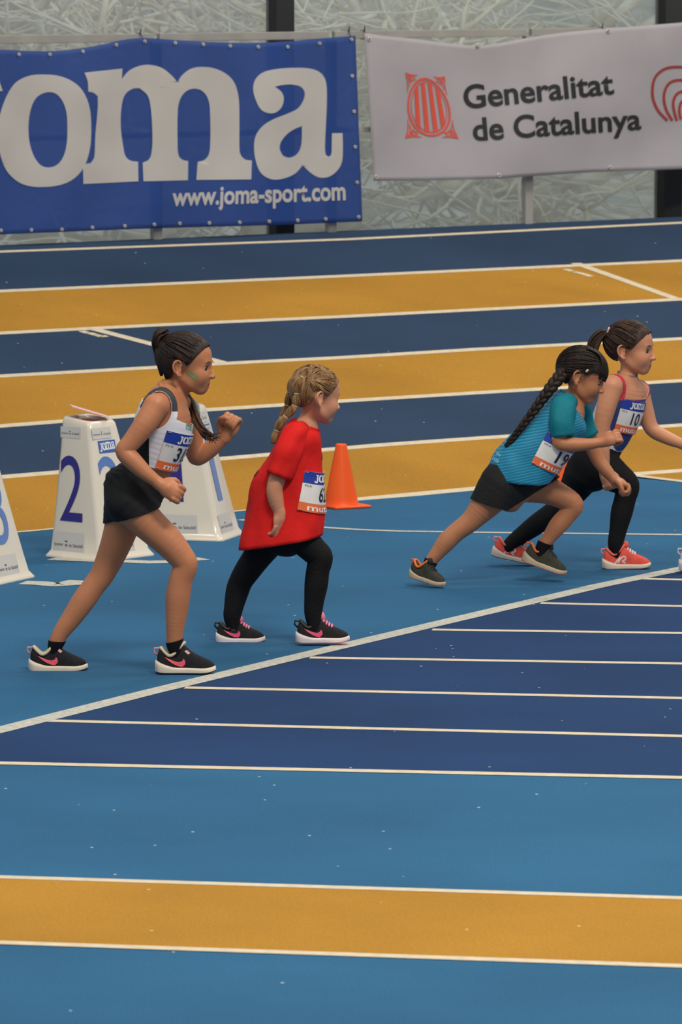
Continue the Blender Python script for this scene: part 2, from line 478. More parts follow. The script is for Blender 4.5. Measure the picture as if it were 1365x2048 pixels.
def tree(base, h, seed, label):
    r = random.Random(seed); A = Acc()
    def clear(P, R, lv):
        """a branch stays outside the glass, above the slope and clear of the other trees' branches"""
        for p, q in zip(P[1:], R[1:]):
            if np.dot(p - EDGE, N_T) < .70 + q or (lv and p[2] < hill_z(p) + .08 + q): return False
        V, F = tube_mesh(P, np.asarray(R) + .008, 5)
        b = BVHTree.FromPolygons([tuple(v) for v in V], F)
        return not any(g.overlap(b) for g in GROWN)
    def grow(p, d, L, R, lv, n=5):
        for attempt in range(14):
            P = [p]; q = p.copy(); dd = d.copy() if lv == 0 or attempt < 3 else d + np.array([r.uniform(-1, 1), r.uniform(-1, 1), r.uniform(-.6, .8)]) * .9
            dd = dd / np.linalg.norm(dd); l_ = L * (1 if attempt < 8 else .6)
            for k in range(n):
                dd = dd + np.array([r.uniform(-1, 1), r.uniform(-1, 1), r.uniform(-.55, .75)]) * .22
                dd /= np.linalg.norm(dd); q = q + dd * l_ / n; P.append(q.copy())
            RR = np.linspace(R, R * .55, n + 1)
            if clear(P, RR, lv): break
        else:
            return
        A.put(*tube_mesh(P, RR, 5 if lv else 8))
        if lv >= 4: return
        for k in range(6 if lv < 2 else 5 if lv == 2 else 4):
            i = r.randint(2, n); a = r.uniform(0, 6.28)
            nd = dd * r.uniform(.15, .7) + np.array([math.cos(a), math.sin(a), r.uniform(-.7, .7)]) * .9
            nd /= np.linalg.norm(nd)
            grow(P[i], nd, l_ * r.uniform(.55, .85), R * .5, lv + 1)
    tr = thing('bare_tree', base, label, 'tree', 'bare trees outside the glass')
    grow(np.asarray(base, float), np.array([r.uniform(-.15, .15), r.uniform(-.15, .15), 1.0]), h * .42, .15, 0)
    add('branches', A.V, A.F, M_BARK, tr, True)
    GROWN.append(BVHTree.FromPolygons([tuple(v) for v in A.V], A.F))
    return tr
TREES = ((-.45, 3.2, 4.5), (.10, 2.6, 4.2), (.42, 4.2, 5.0), (.74, 2.4, 4.2), (1.02, 3.5, 4.8), (1.30, 2.8, 4.4), (-.12, 6.5, 5.5), (.58, 7.0, 5.5), (.90, 6.2, 5.5), (.27, 8.5, 6.0), (1.15, 8.0, 6.0), (-.30, 9.0, 6))
for i, (u, d, h) in enumerate(TREES):
    c = wall_pt(1365 * u, 300); b = np.array([c[0], c[1], 0]) + N_T * d; b[2] = hill_z(b) - .08
    tree(b, h, 40 + i, 'bare pale-barked tree with tangled branches just outside the glass wall' if d < 5 else 'bare pale tree standing further up the slope behind the nearest trees')

# ------------------------------------------------------------------ glass wall
M_MULL = mat('black_steel', (26, 27, 31), .45, .15, 8)
def glass_mat():
    m = bpy.data.materials.new('hazy_glass'); m.use_nodes = True
    nt = m.node_tree; N = nt.nodes; L = nt.links
    for n in list(N):
        if n.type == 'BSDF_PRINCIPLED': N.remove(n)
    out = N['Material Output']
    tr = N.new('ShaderNodeBsdfTransparent'); tr.inputs[0].default_value = (.92, .96, .95, 1)
    tl = N.new('ShaderNodeBsdfTranslucent'); tl.inputs[0].default_value = (.93, .95, .94, 1)
    gl = N.new('ShaderNodeBsdfGlossy'); gl.inputs['Roughness'].default_value = .08
    m1 = N.new('ShaderNodeMixShader'); m2 = N.new('ShaderNodeMixShader')
    tc = N.new('ShaderNodeTexCoord'); no = N.new('ShaderNodeTexNoise'); no.inputs['Scale'].default_value = .9
    L.new(tc.outputs['Object'], no.inputs['Vector'])
    mr = N.new('ShaderNodeMapRange'); mr.inputs['To Min'].default_value = .20; mr.inputs['To Max'].default_value = .32
    L.new(no.outputs['Fac'], mr.inputs['Value']); L.new(mr.outputs[0], m1.inputs['Fac'])
    L.new(tr.outputs[0], m1.inputs[1]); L.new(tl.outputs[0], m1.inputs[2])
    m2.inputs['Fac'].default_value = .04; L.new(m1.outputs[0], m2.inputs[1]); L.new(gl.outputs[0], m2.inputs[2])
    L.new(m2.outputs[0], out.inputs['Surface'])
    return m
M_GLASS = glass_mat()
GOFF = -0.55
ztop = 4.6
mull_px = [-1004, -227, 549.5, 1327, 2104]
for k in range(4):
    a = wall_pt(mull_px[k], 200, GOFF); b = wall_pt(mull_px[k + 1], 200, GOFF)
    a[2] = b[2] = 0
    w = bpy.data.objects.new('window_%d' % (k + 1), None); w.location = tuple(a); col.objects.link(w)
    tag(w, 'tall hazy glass bay between black steel posts', None, None, 'structure')
    z0 = np.array([0, 0, -.3]); up = np.array([0, 0, ztop + .3])
    Vp, Fp = box_between(a + z0 - N_T * .01, b - a, N_T * .02, up)
    add('pane', Vp, Fp, M_GLASS, w)
    wpx = 43 / px_per_m(a)
    Vp, Fp = box_between(a + z0 - np.array([wpx * .5, 0, 0]) - N_T * .12, np.array([wpx, 0, 0]) * .86, N_T * .10, up)
    bevel_obj(add('mullion', Vp, Fp, M_MULL, w), .004)

# ------------------------------------------------------------------ railing
M_RAIL = mat('galvanised_steel', (150, 148, 145), .55, .10, 6, spec=.5)
rail = thing('railing', (EDGE[0], EDGE[1], EDGE[2]), 'grey steel guard railing along the top of the banked track', 'railing')
post_px = [-760, -400, -42, 312, 662, 1056, 1440, 1840]
RT = wall_pt(682, 70)[2]; RM = wall_pt(730, 259)[2]
rw = .032
def rail_bar(name, pa, pb, z, h):
    a = wall_pt(pa, 200, .0); b = wall_pt(pb, 200, .0); a[2] = b[2] = z
    Vp, Fp = box_between(a - N_T * rw / 2 - np.array([0, 0, h / 2]), b - a, N_T * rw, np.array([0, 0, h]))
    bevel_obj(add(name, Vp, Fp, M_RAIL, rail), .003)
for i, px in enumerate(post_px):
    a = wall_pt(px, 300, .0); a[2] = EDGE[2] - .05
    Vp, Fp = box_between(a - D_T * .03 - N_T * .02, D_T * .06, N_T * .04, np.array([0, 0, RT - EDGE[2] + .03]))
    bevel_obj(add('post', Vp, Fp, M_RAIL, rail), .003)
    if i + 1 < len(post_px):
        rail_bar('top_rail', px + 5, post_px[i + 1] - 5, RT, .046)
        rail_bar('middle_rail', px + 5, post_px[i + 1] - 5, RM, .030)

# ------------------------------------------------------------------ banners
def cloth_mat(name, rgb, tl, see):
    m = bpy.data.materials.new(name); m.use_nodes = True
    nt = m.node_tree; N = nt.nodes; L = nt.links; b = N['Principled BSDF']; out = N['Material Output']
    b.inputs['Roughness'].default_value = .55; b.inputs['Specular IOR Level'].default_value = .3
    tc = N.new('ShaderNodeTexCoord'); no = N.new('ShaderNodeTexNoise'); no.inputs['Scale'].default_value = 3; no.inputs['Detail'].default_value = 5
    L.new(tc.outputs['Object'], no.inputs['Vector'])
    r = N.new('ShaderNodeValToRGB'); c = lin(rgb)
    r.color_ramp.elements[0].color = (*[v * .92 for v in c], 1); r.color_ramp.elements[1].color = (*[min(1, v * 1.08) for v in c], 1)
    L.new(no.outputs['Fac'], r.inputs['Fac']); L.new(r.outputs['Color'], b.inputs['Base Color'])
    t = N.new('ShaderNodeBsdfTranslucent'); L.new(r.outputs['Color'], t.inputs['Color'])
    mx = N.new('ShaderNodeMixShader'); mx.inputs['Fac'].default_value = tl
    L.new(b.outputs[0], mx.inputs[1]); L.new(t.outputs[0], mx.inputs[2])
    tp = N.new('ShaderNodeBsdfTransparent'); m2 = N.new('ShaderNodeMixShader'); m2.inputs['Fac'].default_value = see   # open weave
    L.new(mx.outputs[0], m2.inputs[1]); L.new(tp.outputs[0], m2.inputs[2]); L.new(m2.outputs[0], out.inputs['Surface'])
    return m
M_BBLUE = cloth_mat('blue_vinyl', (62, 98, 178), .5, .20)
M_BWHITE = cloth_mat('white_vinyl', (204, 200, 208), .45, .05)
M_PRINT_W = cloth_mat('cream_print', (236, 232, 224), .42, .05)
M_PRINT_K = mat('black_print', (34, 36, 40), .6)
M_PRINT_R = mat('red_print', (214, 82, 66), .6)
M_PRINT_DR = mat('dark_red_print', (150, 52, 48), .6)
M_BRASS = mat('grommet_metal', (206, 200, 186), .35, metal=.4)
M_TIE = mat('black_plastic', (18, 18, 20), .5)
def wave_blue(x, y):
    return .06 + .012 * math.sin(x / 62.0) + .010 * math.sin(x / 31 + y / 90) + .016 * math.exp(-((x - 300) / 25) ** 2) + .010 * mnoise.noise(Vector((x / 70, y / 110, 1)))
def wave_white(x, y):
    return .06 + .016 * math.sin(x / 85.0 + y / 200) + .012 * mnoise.noise(Vector((x / 80, y / 120, 4))) + .012 * math.sin((x + 1.3 * y) / 70)
def banner_fn(wv):
    return lambda x, y, e=0.0: wall_pt(x, y, wv(x, y) + e)
FB = banner_fn(wave_blue); FW = banner_fn(wave_white)
def sheet(name, f, top, bot, left, right, nu, nv, m, parent):
    V = []
    for j in range(nv):
        v = j / (nv - 1)
        xl = np.interp(v, [0, 1], left); xr = np.interp(v, [0, 1], right)
        for i in range(nu):
            x = xl + (xr - xl) * i / (nu - 1)
            u = i / (nu - 1)
            xt = left[0] + (right[0] - left[0]) * u; xb = left[1] + (right[1] - left[1]) * u
            yt = np.interp(xt, [p[0] for p in top], [p[1] for p in top]); yb = np.interp(xb, [p[0] for p in bot], [p[1] for p in bot])
            V.append(f(x, yt + (yb - yt) * v))
    return add(name, V, [q[::-1] for q in grid_faces(nu, nv)], m, parent, True, solid=.002)
def print_on(name, f, V2, T, m, parent, e=.006, du=20, dv=25):
    V2, T = grid_split(V2, T, du, dv)
    V = [f(x, y, e) for x, y in V2]
    return add(name, V, T[:, ::-1] if False else T, m, parent, True)
def disc(f, x, y, r, n=10, e=.008):
    return [f(x, y, e)] + [f(x + r * math.cos(t * 2 * math.pi / n), y + r * math.sin(t * 2 * math.pi / n), e) for t in range(n)], [(0, 1 + (t + 1) % n, 1 + t) for t in range(n)]
def grommet(f, x, y, r, parent):
    n = 12
    V = [f(x + rr * math.cos(t * 2 * math.pi / n), y + rr * math.sin(t * 2 * math.pi / n), e) for rr, e in ((r, .004), (r * .8, .010), (r * .45, .010), (r * .4, .004)) for t in range(n)]
    add('grommet', V, [q for q in grid_faces(n, 4, True)], M_BRASS, parent, True)
def cable_tie(f, x0, y0, x1, y1, parent):
    """strap from the grommet round the top rail and back, its cut end sticking up"""
    g0 = f(x0, y0, .010); d_ = float(np.dot(g0 - EDGE, D_T))
    q = lambda n, z: np.array([*(EDGE + D_T * d_ + N_T * n)[:2], z])
    hz_, hn = .023 + .0025, rw / 2 + .0025
    loop = [g0, q(-hn, RT + hz_), q(hn, RT + hz_), q(hn, RT - hz_), q(-hn, RT - hz_), g0 + np.array([0, 0, -.004])]
    add('cable_tie', *tube_mesh(loop, .0025, 6), M_TIE, parent, True)
    add('cable_tie', *tube_mesh([q(-hn - .004, RT + hz_ - .006), q(-hn - .008, RT + hz_ + .025)], .0035, 6), M_TIE, parent, True)

top_b = catmull([(-360, 66), (-180, 92), (0, 99), (60, 102), (110, 102), (160, 97), (205, 89), (245, 80), (290, 76), (350, 80), (420, 84), (490, 86), (570, 83), (640, 77), (690, 73), (712, 71)], 4)
bot_b = [(-400, 486), (0, 469), (300, 457), (560, 450), (726, 443)]
c = FB(350, 460)
bl = thing('banner', (c[0], c[1], EDGE[2] + .02), 'blue vinyl banner with big cream slab-serif lettering and web address', 'banner')
sheet('banner_cloth', FB, top_b, bot_b, (-360, -352), (711, 725), 110, 36, M_BBLUE, bl)
for V2, T in LOGO:
    print_on('lettering', FB, V2 / 1.845, T[:, ::-1], M_PRINT_W, bl)
def quad_text(s, bold, quad, box=None, serif=0.0):
    """text stretched into a pixel quad TL, TR, BR, BL given for baseline-to-cap"""
    V, T = text2d(s, bold)
    w = V[:, 0].max()
    u = V[:, 0] / w; v = V[:, 1]
    TL, TR, BR, BL = [np.asarray(q, float) for q in quad]
    lo = BL + (BR - BL) * u[:, None]; hi = TL + (TR - TL) * u[:, None]
    return lo + (hi - lo) * v[:, None], T
V2, T = quad_text('www.joma-sport.com', .028, ((346, 374), (691, 361), (692, 399), (344, 411)))
print_on('lettering', FB, V2, T[:, ::-1], M_PRINT_W, bl)
for x, y in ((38, 109), (100, 109), (166, 103), (233, 90), (290, 83), (351, 86), (407, 89), (461, 92), (517, 94), (576, 94), (640, 87), (704, 79), (705, 152), (709, 223), (711, 294), (715, 365), (718, 434),
             (2, 461), (63, 460), (124, 459), (185, 455), (250, 452), (309, 449), (360, 447), (419, 446), (480, 445), (539, 443), (596, 441), (652, 438)):
    grommet(FB, x, y, 3.6, bl)
cable_tie(FB, 290, 83, 289, 68, bl); cable_tie(FB, 704, 79, 703, 64, bl)

top_w = catmull([(729, 66), (770, 72), (830, 78), (900, 87), (955, 91), (1000, 86), (1060, 75), (1120, 66), (1200, 58), (1280, 52), (1365, 45), (1500, 34), (1700, 24)], 4)
bot_w = [(748, 362), (860, 361), (1000, 357), (1170, 345), (1365, 338), (1720, 318)]
c = FW(1050, 350)
wh = thing('banner', (c[0], c[1], EDGE[2] + .3), 'white vinyl banner with red striped oval emblem and black lettering', 'banner')
sheet('banner_cloth', FW, top_w, bot_w, (729, 748), (1690, 1700), 110, 34, M_BWHITE, wh)
for s, q, lim in (('Generalitat', ((925, 169), (1226, 142), (1230, 187), (930, 217)), (0, 9999)), ('de Catalunya', ((944, 234), (1282, 214), (1284, 258), (948, 281)), (0, 1012)), ('de Catalunya', ((944, 234), (1282, 214), (1284, 258), (948, 281)), (1012, 9999))):
    V2, T = quad_text(s, .022, q)
    mid = V2[T].mean(1)[:, 0]; V2, T = compact(V2, T[(mid > lim[0]) & (mid <= lim[1])])
    print_on('lettering', FW, V2, T[:, ::-1], M_PRINT_K, wh)
# emblem: oval with four bars, drawn in a unit square and laid on the cloth's slant
def emb(u, v):
    TL, TR, BR, BL = map(np.array, ((812., 145.), (891., 153.), (918., 277.), (812., 276.)))
    return (TL * (1 - u) + TR * u) * (1 - v) + (BL * (1 - u) + BR * u) * v
def ell(cx, cy, rx, ry, n=40):
    return np.array([(cx + rx * math.cos(t), cy + ry * math.sin(t)) for t in np.linspace(0, 2 * math.pi, n, endpoint=False)])
parts = [fill(ell(.5, .51, .46, .46), [ell(.5, .51, .42, .425)]), fill(ell(.5, .51, .385, .40), [ell(.5, .51, .37, .385)])]
for k in range(4):
    x0 = .5 - .375 + .75 * (2 * k + 1) / 9; x1 = x0 + .75 / 9 * 1.08
    pts = []
    for x in np.linspace(x0, x1, 5): pts.append((x, .51 - .40 * math.sqrt(max(0, 1 - ((x - .5) / .40) ** 2))))
    for x in np.linspace(x1, x0, 5): pts.append((x, .51 + .40 * math.sqrt(max(0, 1 - ((x - .5) / .40) ** 2))))
    parts.append(fill(np.array(pts)))
def stroke(P, w):
    P = catmull(P, 6); L_, R_ = [], []
    for i in range(len(P)):
        t = P[min(i + 1, len(P) - 1)] - P[max(0, i - 1)]; t /= np.linalg.norm(t) + 1e-9
        q = np.array([-t[1], t[0]]); ww = w[0] + (w[1] - w[0]) * i / (len(P) - 1) if isinstance(w, tuple) else w
        L_.append(P[i] + q * ww / 2); R_.append(P[i] - q * ww / 2)
    V = np.vstack([L_, R_]); n = len(P)
    T = []
    for i in range(n - 1): T += [(i, i + 1, n + i + 1), (i, n + i + 1, n + i)]
    return V, np.array(T)
for sx in (0, 1):
    for sy in (0, 1):
        mpt = lambda p: (p[0] if not sx else 1 - p[0], p[1] if not sy else 1 - p[1])
        for st in ([(.0, .0), (.08, .06), (.17, .13)], [(.04, .02), (.16, .03), (.30, .02)], [(.02, .04), (.05, .14), (.05, .30)], [(.08, .10), (.16, .05), (.24, .06)], [(.09, .07), (.10, .15), (.08, .22)], [(.13, .13), (.20, .09), (.26, .10)]):
            parts.append(stroke([mpt(p) for p in st], (.030, .012)))
for i, (V2, T) in enumerate(parts):
    pass
V2, T = join2(parts)
V2 = np.array([emb(u, v) for u, v in V2])
a = V2[T[:, 1]] - V2[T[:, 0]]; b = V2[T[:, 2]] - V2[T[:, 0]]
fl = (a[:, 0] * b[:, 1] - a[:, 1] * b[:, 0]) > 0; T[fl] = T[fl][:, ::-1]
print_on('emblem', FW, V2, T, M_PRINT_R, wh, du=25)
arcs = [[(1336, 241), (1318, 222), (1308, 200), (1306, 180), (1310, 158), (1322, 143), (1340, 135), (1365, 134), (1400, 137)],
        [(1346, 241), (1334, 220), (1329, 197), (1333, 176), (1345, 163), (1365, 160), (1390, 162)],
        [(1355, 241), (1349, 220), (1348, 203), (1354, 189), (1365, 183), (1385, 181)],
        [(1363, 239), (1360, 224), (1362, 208), (1370, 200), (1384, 199)]]
prt = [stroke(p, 5.2) for p in arcs]
V2, T = join2(prt)
a = V2[T[:, 1]] - V2[T[:, 0]]; b = V2[T[:, 2]] - V2[T[:, 0]]
fl = (a[:, 0] * b[:, 1] - a[:, 1] * b[:, 0]) > 0; T[fl] = T[fl][:, ::-1]
print_on('emblem', FW, V2, T, M_PRINT_DR, wh, du=25)
for x, y in ((740, 78), (957, 91), (1218, 62), (753, 354), (999, 351), (1222, 335), (1480, 45), (1480, 322)): grommet(FW, x, y, 4.5, wh)
cable_tie(FW, 740, 78, 735, 63, wh); cable_tie(FW, 1218, 62, 1217, 48, wh)

# ------------------------------------------------------------------ lane marker blocks
M_PLAS = mat('white_plastic', (226, 216, 200), .22, .03, 3, spec=.5, coat=.5)
M_STICK = mat('grey_sticker', (206, 203, 198), .3)
M_DIG = mat('navy_film', (40, 36, 128), .35)
M_DIG_GLARE = mat('navy_film_glare', (84, 122, 190), .25, coat=.6)  # same navy film, its glancing reflection painted in as a lighter blue
M_STXT = mat('sticker_ink', (92, 98, 110), .5)
M_LBLUE = mat('label_blue', (64, 96, 178), .35)
M_WHITE = mat('print_white', (232, 232, 230), .5)
M_CARD = mat('pink_card', (226, 178, 190), .6, .08, 12)
M_CARDE = mat('red_card', (196, 88, 84), .6)
M_BOXI = mat('dark_inside', (58, 44, 30), .8, scale=8, rgb2=(150, 104, 52))
def block(front, theta, digit, w, h, wt, label):
    fc = on_z(*front)
    th = math.radians(theta)
    e1 = np.array([-math.cos(th), math.sin(th), 0]); e2 = np.array([math.sin(th), math.cos(th), 0])
    c = fc + (e1 + e2) * w / 2
    root = thing('lane_marker', c, label, 'lane marker', 'numbered lane markers behind the start line')
    SH = .062
    lean = lambda z: e1 * (SH * max(0, z - .02) / h)          # the back flank stands steeper than the front one
    zs = [0, .006, .012, .03, .10, .22, .36, .48, h - .03, h - .012, h - .003, h]
    def half(z):
        t = z / h
        return (w * .5 * .93) + (wt * .5 - w * .5 * .93) * (t ** .92)
    hs = [w * .5, w * .5, w * .485, half(.03), half(.10), half(.22), half(.36), half(.48), half(h - .03), half(h - .012) - .001, half(h - .003) - .006, half(h) - .012]
    def ring(a, z, r):
        pts = []
        for q, (sx, sy) in enumerate(((1, 1), (-1, 1), (-1, -1), (1, -1))):
            for k in range(7):
                an = math.pi / 2 * q + math.pi / 2 * k / 6
                x = sx * (a - r) + r * math.cos(an); y = sy * (a - r) + r * math.sin(an)
                zz = z * (1 + .00 * x)
                pts.append(c + lean(z) + e1 * x + e2 * y + np.array([0, 0, zz + (.12 * x if z > h * .93 else 0)]))
        return pts
    V = []
    for a, z in zip(hs, zs): V += ring(a, z, min(.028, a * .3))
    n = 28
    # rim and recess for the cards
    V += ring(hs[-1] - .012, h - .002, .02); V += ring(hs[-1] - .014, h - .022, .018)
    F = grid_faces(n, len(zs) + 2, True)
    F = [f[::-1] for f in F] if np.dot(np.cross(e1, e2), [0, 0, 1]) < 0 else F
    add('body', V, F, M_PLAS, root, True)
    add('recess', ring(hs[-1] - .014, h - .020, .018), [tuple(range(n))], M_BOXI, root)
    def face(nrm, tg):
        def f(u, z, e=.0018):
            return c + lean(z) + nrm * (half(z) + e) + tg * u + np.array([0, 0, z])
        return f
    fl, fr = face(-e2, -e1), face(-e1, e2)
    def rect(f, u0, u1, z0, z1, m, name, e=.0012):
        V2, T = np.array([(u0, z0), (u1, z0), (u1, z1), (u0, z1)]), np.array([(0, 1, 2), (0, 2, 3)])
        V2, T = grid_split(V2, T, 0, .03)
        add(name, [f(u, z, e) for u, z in V2], T, m, root)
    def txt(f, s, u0, u1, z0, z1, m, name, bold=.01, e=.0024, logo=False):
        V2, T = logo2d() if logo else text2d(s, bold)
        V2, T = V2.copy(), T
        V2[:, 0] = u0 + V2[:, 0] / V2[:, 0].max() * (u1 - u0); V2[:, 1] = z0 + V2[:, 1] * (z1 - z0)
        V2, T = grid_split(V2, T, 0, .03)
        add(name, [f(u, z, e) for u, z in V2], T, m, root)
    def crest(f, u, z, s):
        parts = [fill(np.array([(u - .3 * s, z + .2 * s), (u, z - .6 * s), (u + .3 * s, z + .2 * s), (u, z + .35 * s)])),
                 fill(np.array([(u - .55 * s, z - .05 * s), (u - .35 * s, z - .2 * s), (u - .35 * s, z + .1 * s)])), fill(np.array([(u + .55 * s, z - .05 * s), (u + .35 * s, z + .1 * s), (u + .35 * s, z - .2 * s)])),
                 fill(np.array([(u - .4 * s, z + .75 * s), (u + .4 * s, z + .75 * s), (u + .5 * s, z + 1.1 * s), (u - .5 * s, z + 1.1 * s)]))]
        V2, T = join2(parts); add('crest', [f(a, b, .0024) for a, b in V2], T, M_STXT, root)
    ow = .05 if digit == '1' else 0
    for f, md in ((fl, M_DIG), (fr, M_DIG_GLARE)):
        # low sticker
        rect(f, -.125, .055, .028, .108, M_STICK, 'sticker')
        txt(f, 'Ajuntament', -.118, -.066, .050, .064, M_STXT, 'sticker_text', .0); txt(f, 'de Sabadell', -.032, .048, .048, .063, M_STXT, 'sticker_text', .0)
        crest(f, -.048, .054, .017)
        rect(f, -.085, .03, h - .082, h - .035, M_STICK, 'sticker')
        txt(f, 'Ajuntament', -.08, -.04, h - .066, h - .057, M_STXT, 'sticker_text', .0); txt(f, 'de Sabadell', -.018, .025, h - .066, h - .057, M_STXT, 'sticker_text', .0)
        crest(f, -.029, h - .063, .010)
        if digit == '1': txt(f, '1', -.065, .0, .165, .455, md, 'digit', .0)
        else: txt(f, digit, -.085, .045, .155, .445, md, 'digit', .0)
    rect(fr, -.06, .045, h - .142, h - .09, M_LBLUE, 'logo_label'); txt(fr, '', -.054, .039, h - .136, h - .096, M_WHITE, 'logo_text', logo=True)
    return root, c + lean(h), e1, e2, h
W_B = .342
b2 = block((203, 1124), 41, '2', W_B, .585, .170, 'white plastic lane marker numbered 2 with a pink card on top')
b1 = block((445, 1083), 16, '1', W_B, .585, .165, 'white plastic lane marker numbered 1 standing behind the girl in white top')
b3 = block((-6, 1171), 25, '3', W_B, .585, .16, 'white plastic lane marker numbered 3 with glare painted into the numeral on one flank')
def card(blk, du, dv, rot, tilt, L, Wd, name, m, label, zoff):
    root, c, e1, e2, h = blk
    top = c + np.array([0, 0, h + zoff]) + e1 * du + e2 * dv
    R = Matrix.Rotation(rot, 3, 'Z') @ Matrix.Rotation(tilt, 3, 'Y')
    V = []
    for x, y, z in [(-L / 2, -Wd / 2, 0), (L / 2, -Wd / 2, 0), (L / 2, Wd / 2, 0), (-L / 2, Wd / 2, 0)]:
        for dz in (0, .003):
            V.append(top + np.array(R @ Vector((x, y, z + dz))))
    V = [V[0], V[2], V[4], V[6], V[1], V[3], V[5], V[7]]
    return add(name, V, BOXF, m, None, label=label, cat='card')
for (du, dv, rot, tilt, m) in ((0.0, 0, .15, .30, M_CARD), ):
    card(b2, du, dv, rot, tilt, .165, .12, 'card', m, 'pink paper card lying tilted on top of lane marker 2', .026)
card(b2, .0, .0, -.5, .05, .085, .07, 'card', M_CARDE, 'red-edged card lying inside the top of lane marker 2', -.013)
card(b1, .0, 0, .1, .05, .12, .09, 'card', M_CARDE, 'red card lying on top of lane marker 1', .004)

# ------------------------------------------------------------------ cones
M_ORANGE = mat('orange_plastic', (255, 92, 20), .42, .04, 6, spec=.4, sss=.0)
def cone(front, theta, w, label):
    fc = on_z(*front); th = math.radians(theta)
    e1 = np.array([-math.cos(th), math.sin(th), 0]); e2 = np.array([math.sin(th), math.cos(th), 0])
    c = fc + (e1 + e2) * w / 2
    root = thing('traffic_cone', c, label, 'cone', 'orange training cones on the infield')
    Vp, Fp = box_between(c - (e1 + e2) * w / 2, e1 * w, e2 * w, np.array([0, 0, .014]))
    bevel_obj(add('base', Vp, [f[::-1] for f in Fp], M_ORANGE, root), .006, 3)
    prof = [(.083, .012), (.079, .020), (.076, .035), (.026, .285), (.0245, .291), (.021, .293), (.019, .288), (.060, .03)]
    n = 40; V = []
    cc = c + np.array([-.012, 0, 0])
    for r, z in prof: V += [cc + np.array([r * math.cos(2 * math.pi * k / n), r * math.sin(2 * math.pi * k / n), z]) for k in range(n)]
    add('body', V, grid_faces(n, len(prof), True), M_ORANGE, root, True)
    return root
cone((671, 1020), 62, .19, 'orange plastic cone standing free on a square base beside the girl in red')
cone((1112, 980), 62, .19, 'orange plastic cone mostly hidden behind the girl in teal')

# ------------------------------------------------------------------ figures: implicit body -> one continuous skin
VOX = 0.0034
class Cap:
    def __init__(s, pts, rad, k=.012, n=4):
        P = np.column_stack([np.asarray(pts, float), np.asarray(rad, float)])
        s.P = catmull(P, n) if len(P) > 2 else P
        s.k = k
    def box(s):
        r = s.P[:, 3].max(); return s.P[:, :3].min(0) - r, s.P[:, :3].max(0) + r
    def segs(s):
        for i in range(len(s.P) - 1):
            a, b = s.P[i], s.P[i + 1]; r = max(a[3], b[3])
            yield (np.minimum(a[:3], b[:3]) - r, np.maximum(a[:3], b[:3]) + r), (lambda X, Y, Z, a=a, b=b: s.one(X, Y, Z, a, b))
    def one(s, X, Y, Z, a, b):
        d = b[:3] - a[:3]; L = float(d @ d) + 1e-12
        t = np.clip(((X - a[0]) * d[0] + (Y - a[1]) * d[1] + (Z - a[2]) * d[2]) / L, 0, 1)
        return np.sqrt((X - a[0] - t * d[0]) ** 2 + (Y - a[1] - t * d[1]) ** 2 + (Z - a[2] - t * d[2]) ** 2) - (a[3] + (b[3] - a[3]) * t)
class Ell:
    def __init__(s, c, r, R=None, k=.012):
        s.c = np.asarray(c, float); s.r = np.asarray(r, float); s.R = np.eye(3) if R is None else np.asarray(R, float); s.k = k   # columns of R = axes
    def box(s):
        e = np.sqrt(((s.R * s.r) ** 2).sum(1)); return s.c - e, s.c + e
    def segs(s): yield s.box(), s.ev
    def ev(s, X, Y, Z):
        q = [(X - s.c[0]) * s.R[0, i] + (Y - s.c[1]) * s.R[1, i] + (Z - s.c[2]) * s.R[2, i] for i in range(3)]
        k0 = np.sqrt(sum((q[i] / s.r[i]) ** 2 for i in range(3))); k1 = np.sqrt(sum((q[i] / s.r[i] ** 2) ** 2 for i in range(3)))
        return k0 * (k0 - 1) / (k1 + 1e-9)
class Loft:
    def __init__(s, secs, k=.02, n=4):
        P = np.array([np.concatenate([np.asarray(c, float), np.asarray(l, float), np.asarray(f, float)]) for c, l, f in secs])
        s.P = catmull(P, n); s.k = k
    def box(s):
        e = np.abs(s.P[:, 3:6]) + np.abs(s.P[:, 6:9])
        return (s.P[:, :3] - e).min(0) - .02, (s.P[:, :3] + e).max(0) + .02
    def segs(s):
        for i in range(len(s.P) - 1):
            A, B = s.P[i], s.P[i + 1]
            e = np.maximum(np.abs(A[3:6]) + np.abs(A[6:9]), np.abs(B[3:6]) + np.abs(B[6:9])) + .02
            yield (np.minimum(A[:3], B[:3]) - e, np.maximum(A[:3], B[:3]) + e), (lambda X, Y, Z, A=A, B=B: s.one(X, Y, Z, A, B))
    def one(s, X, Y, Z, A, B):
        d = B[:3] - A[:3]; L = float(d @ d) + 1e-12
        dx, dy, dz = X - A[0], Y - A[1], Z - A[2]
        w = (dx * d[0] + dy * d[1] + dz * d[2]) / L; t = np.clip(w, 0, 1)
        l0, f0 = A[3:6], A[6:9]; l1, f1 = B[3:6], B[6:9]
        lm, fm = (l0 + l1) / 2, (f0 + f1) / 2
        lu, fu = lm / np.linalg.norm(lm), fm / np.linalg.norm(fm)
        la, lb, fa, fb = [float(np.linalg.norm(v)) for v in (l0, l1, f0, f1)]
        a = la + (lb - la) * t; b = fa + (fb - fa) * t
        qx, qy, qz = dx - t * d[0], dy - t * d[1], dz - t * d[2]
        u = qx * lu[0] + qy * lu[1] + qz * lu[2]; v = qx * fu[0] + qy * fu[1] + qz * fu[2]
        mn = np.minimum(a, b)
        ax = (w - t) * (math.sqrt(L)) / (mn * .7)
        return (np.sqrt((u / a) ** 2 + (v / b) ** 2 + ax ** 2) - 1) * mn
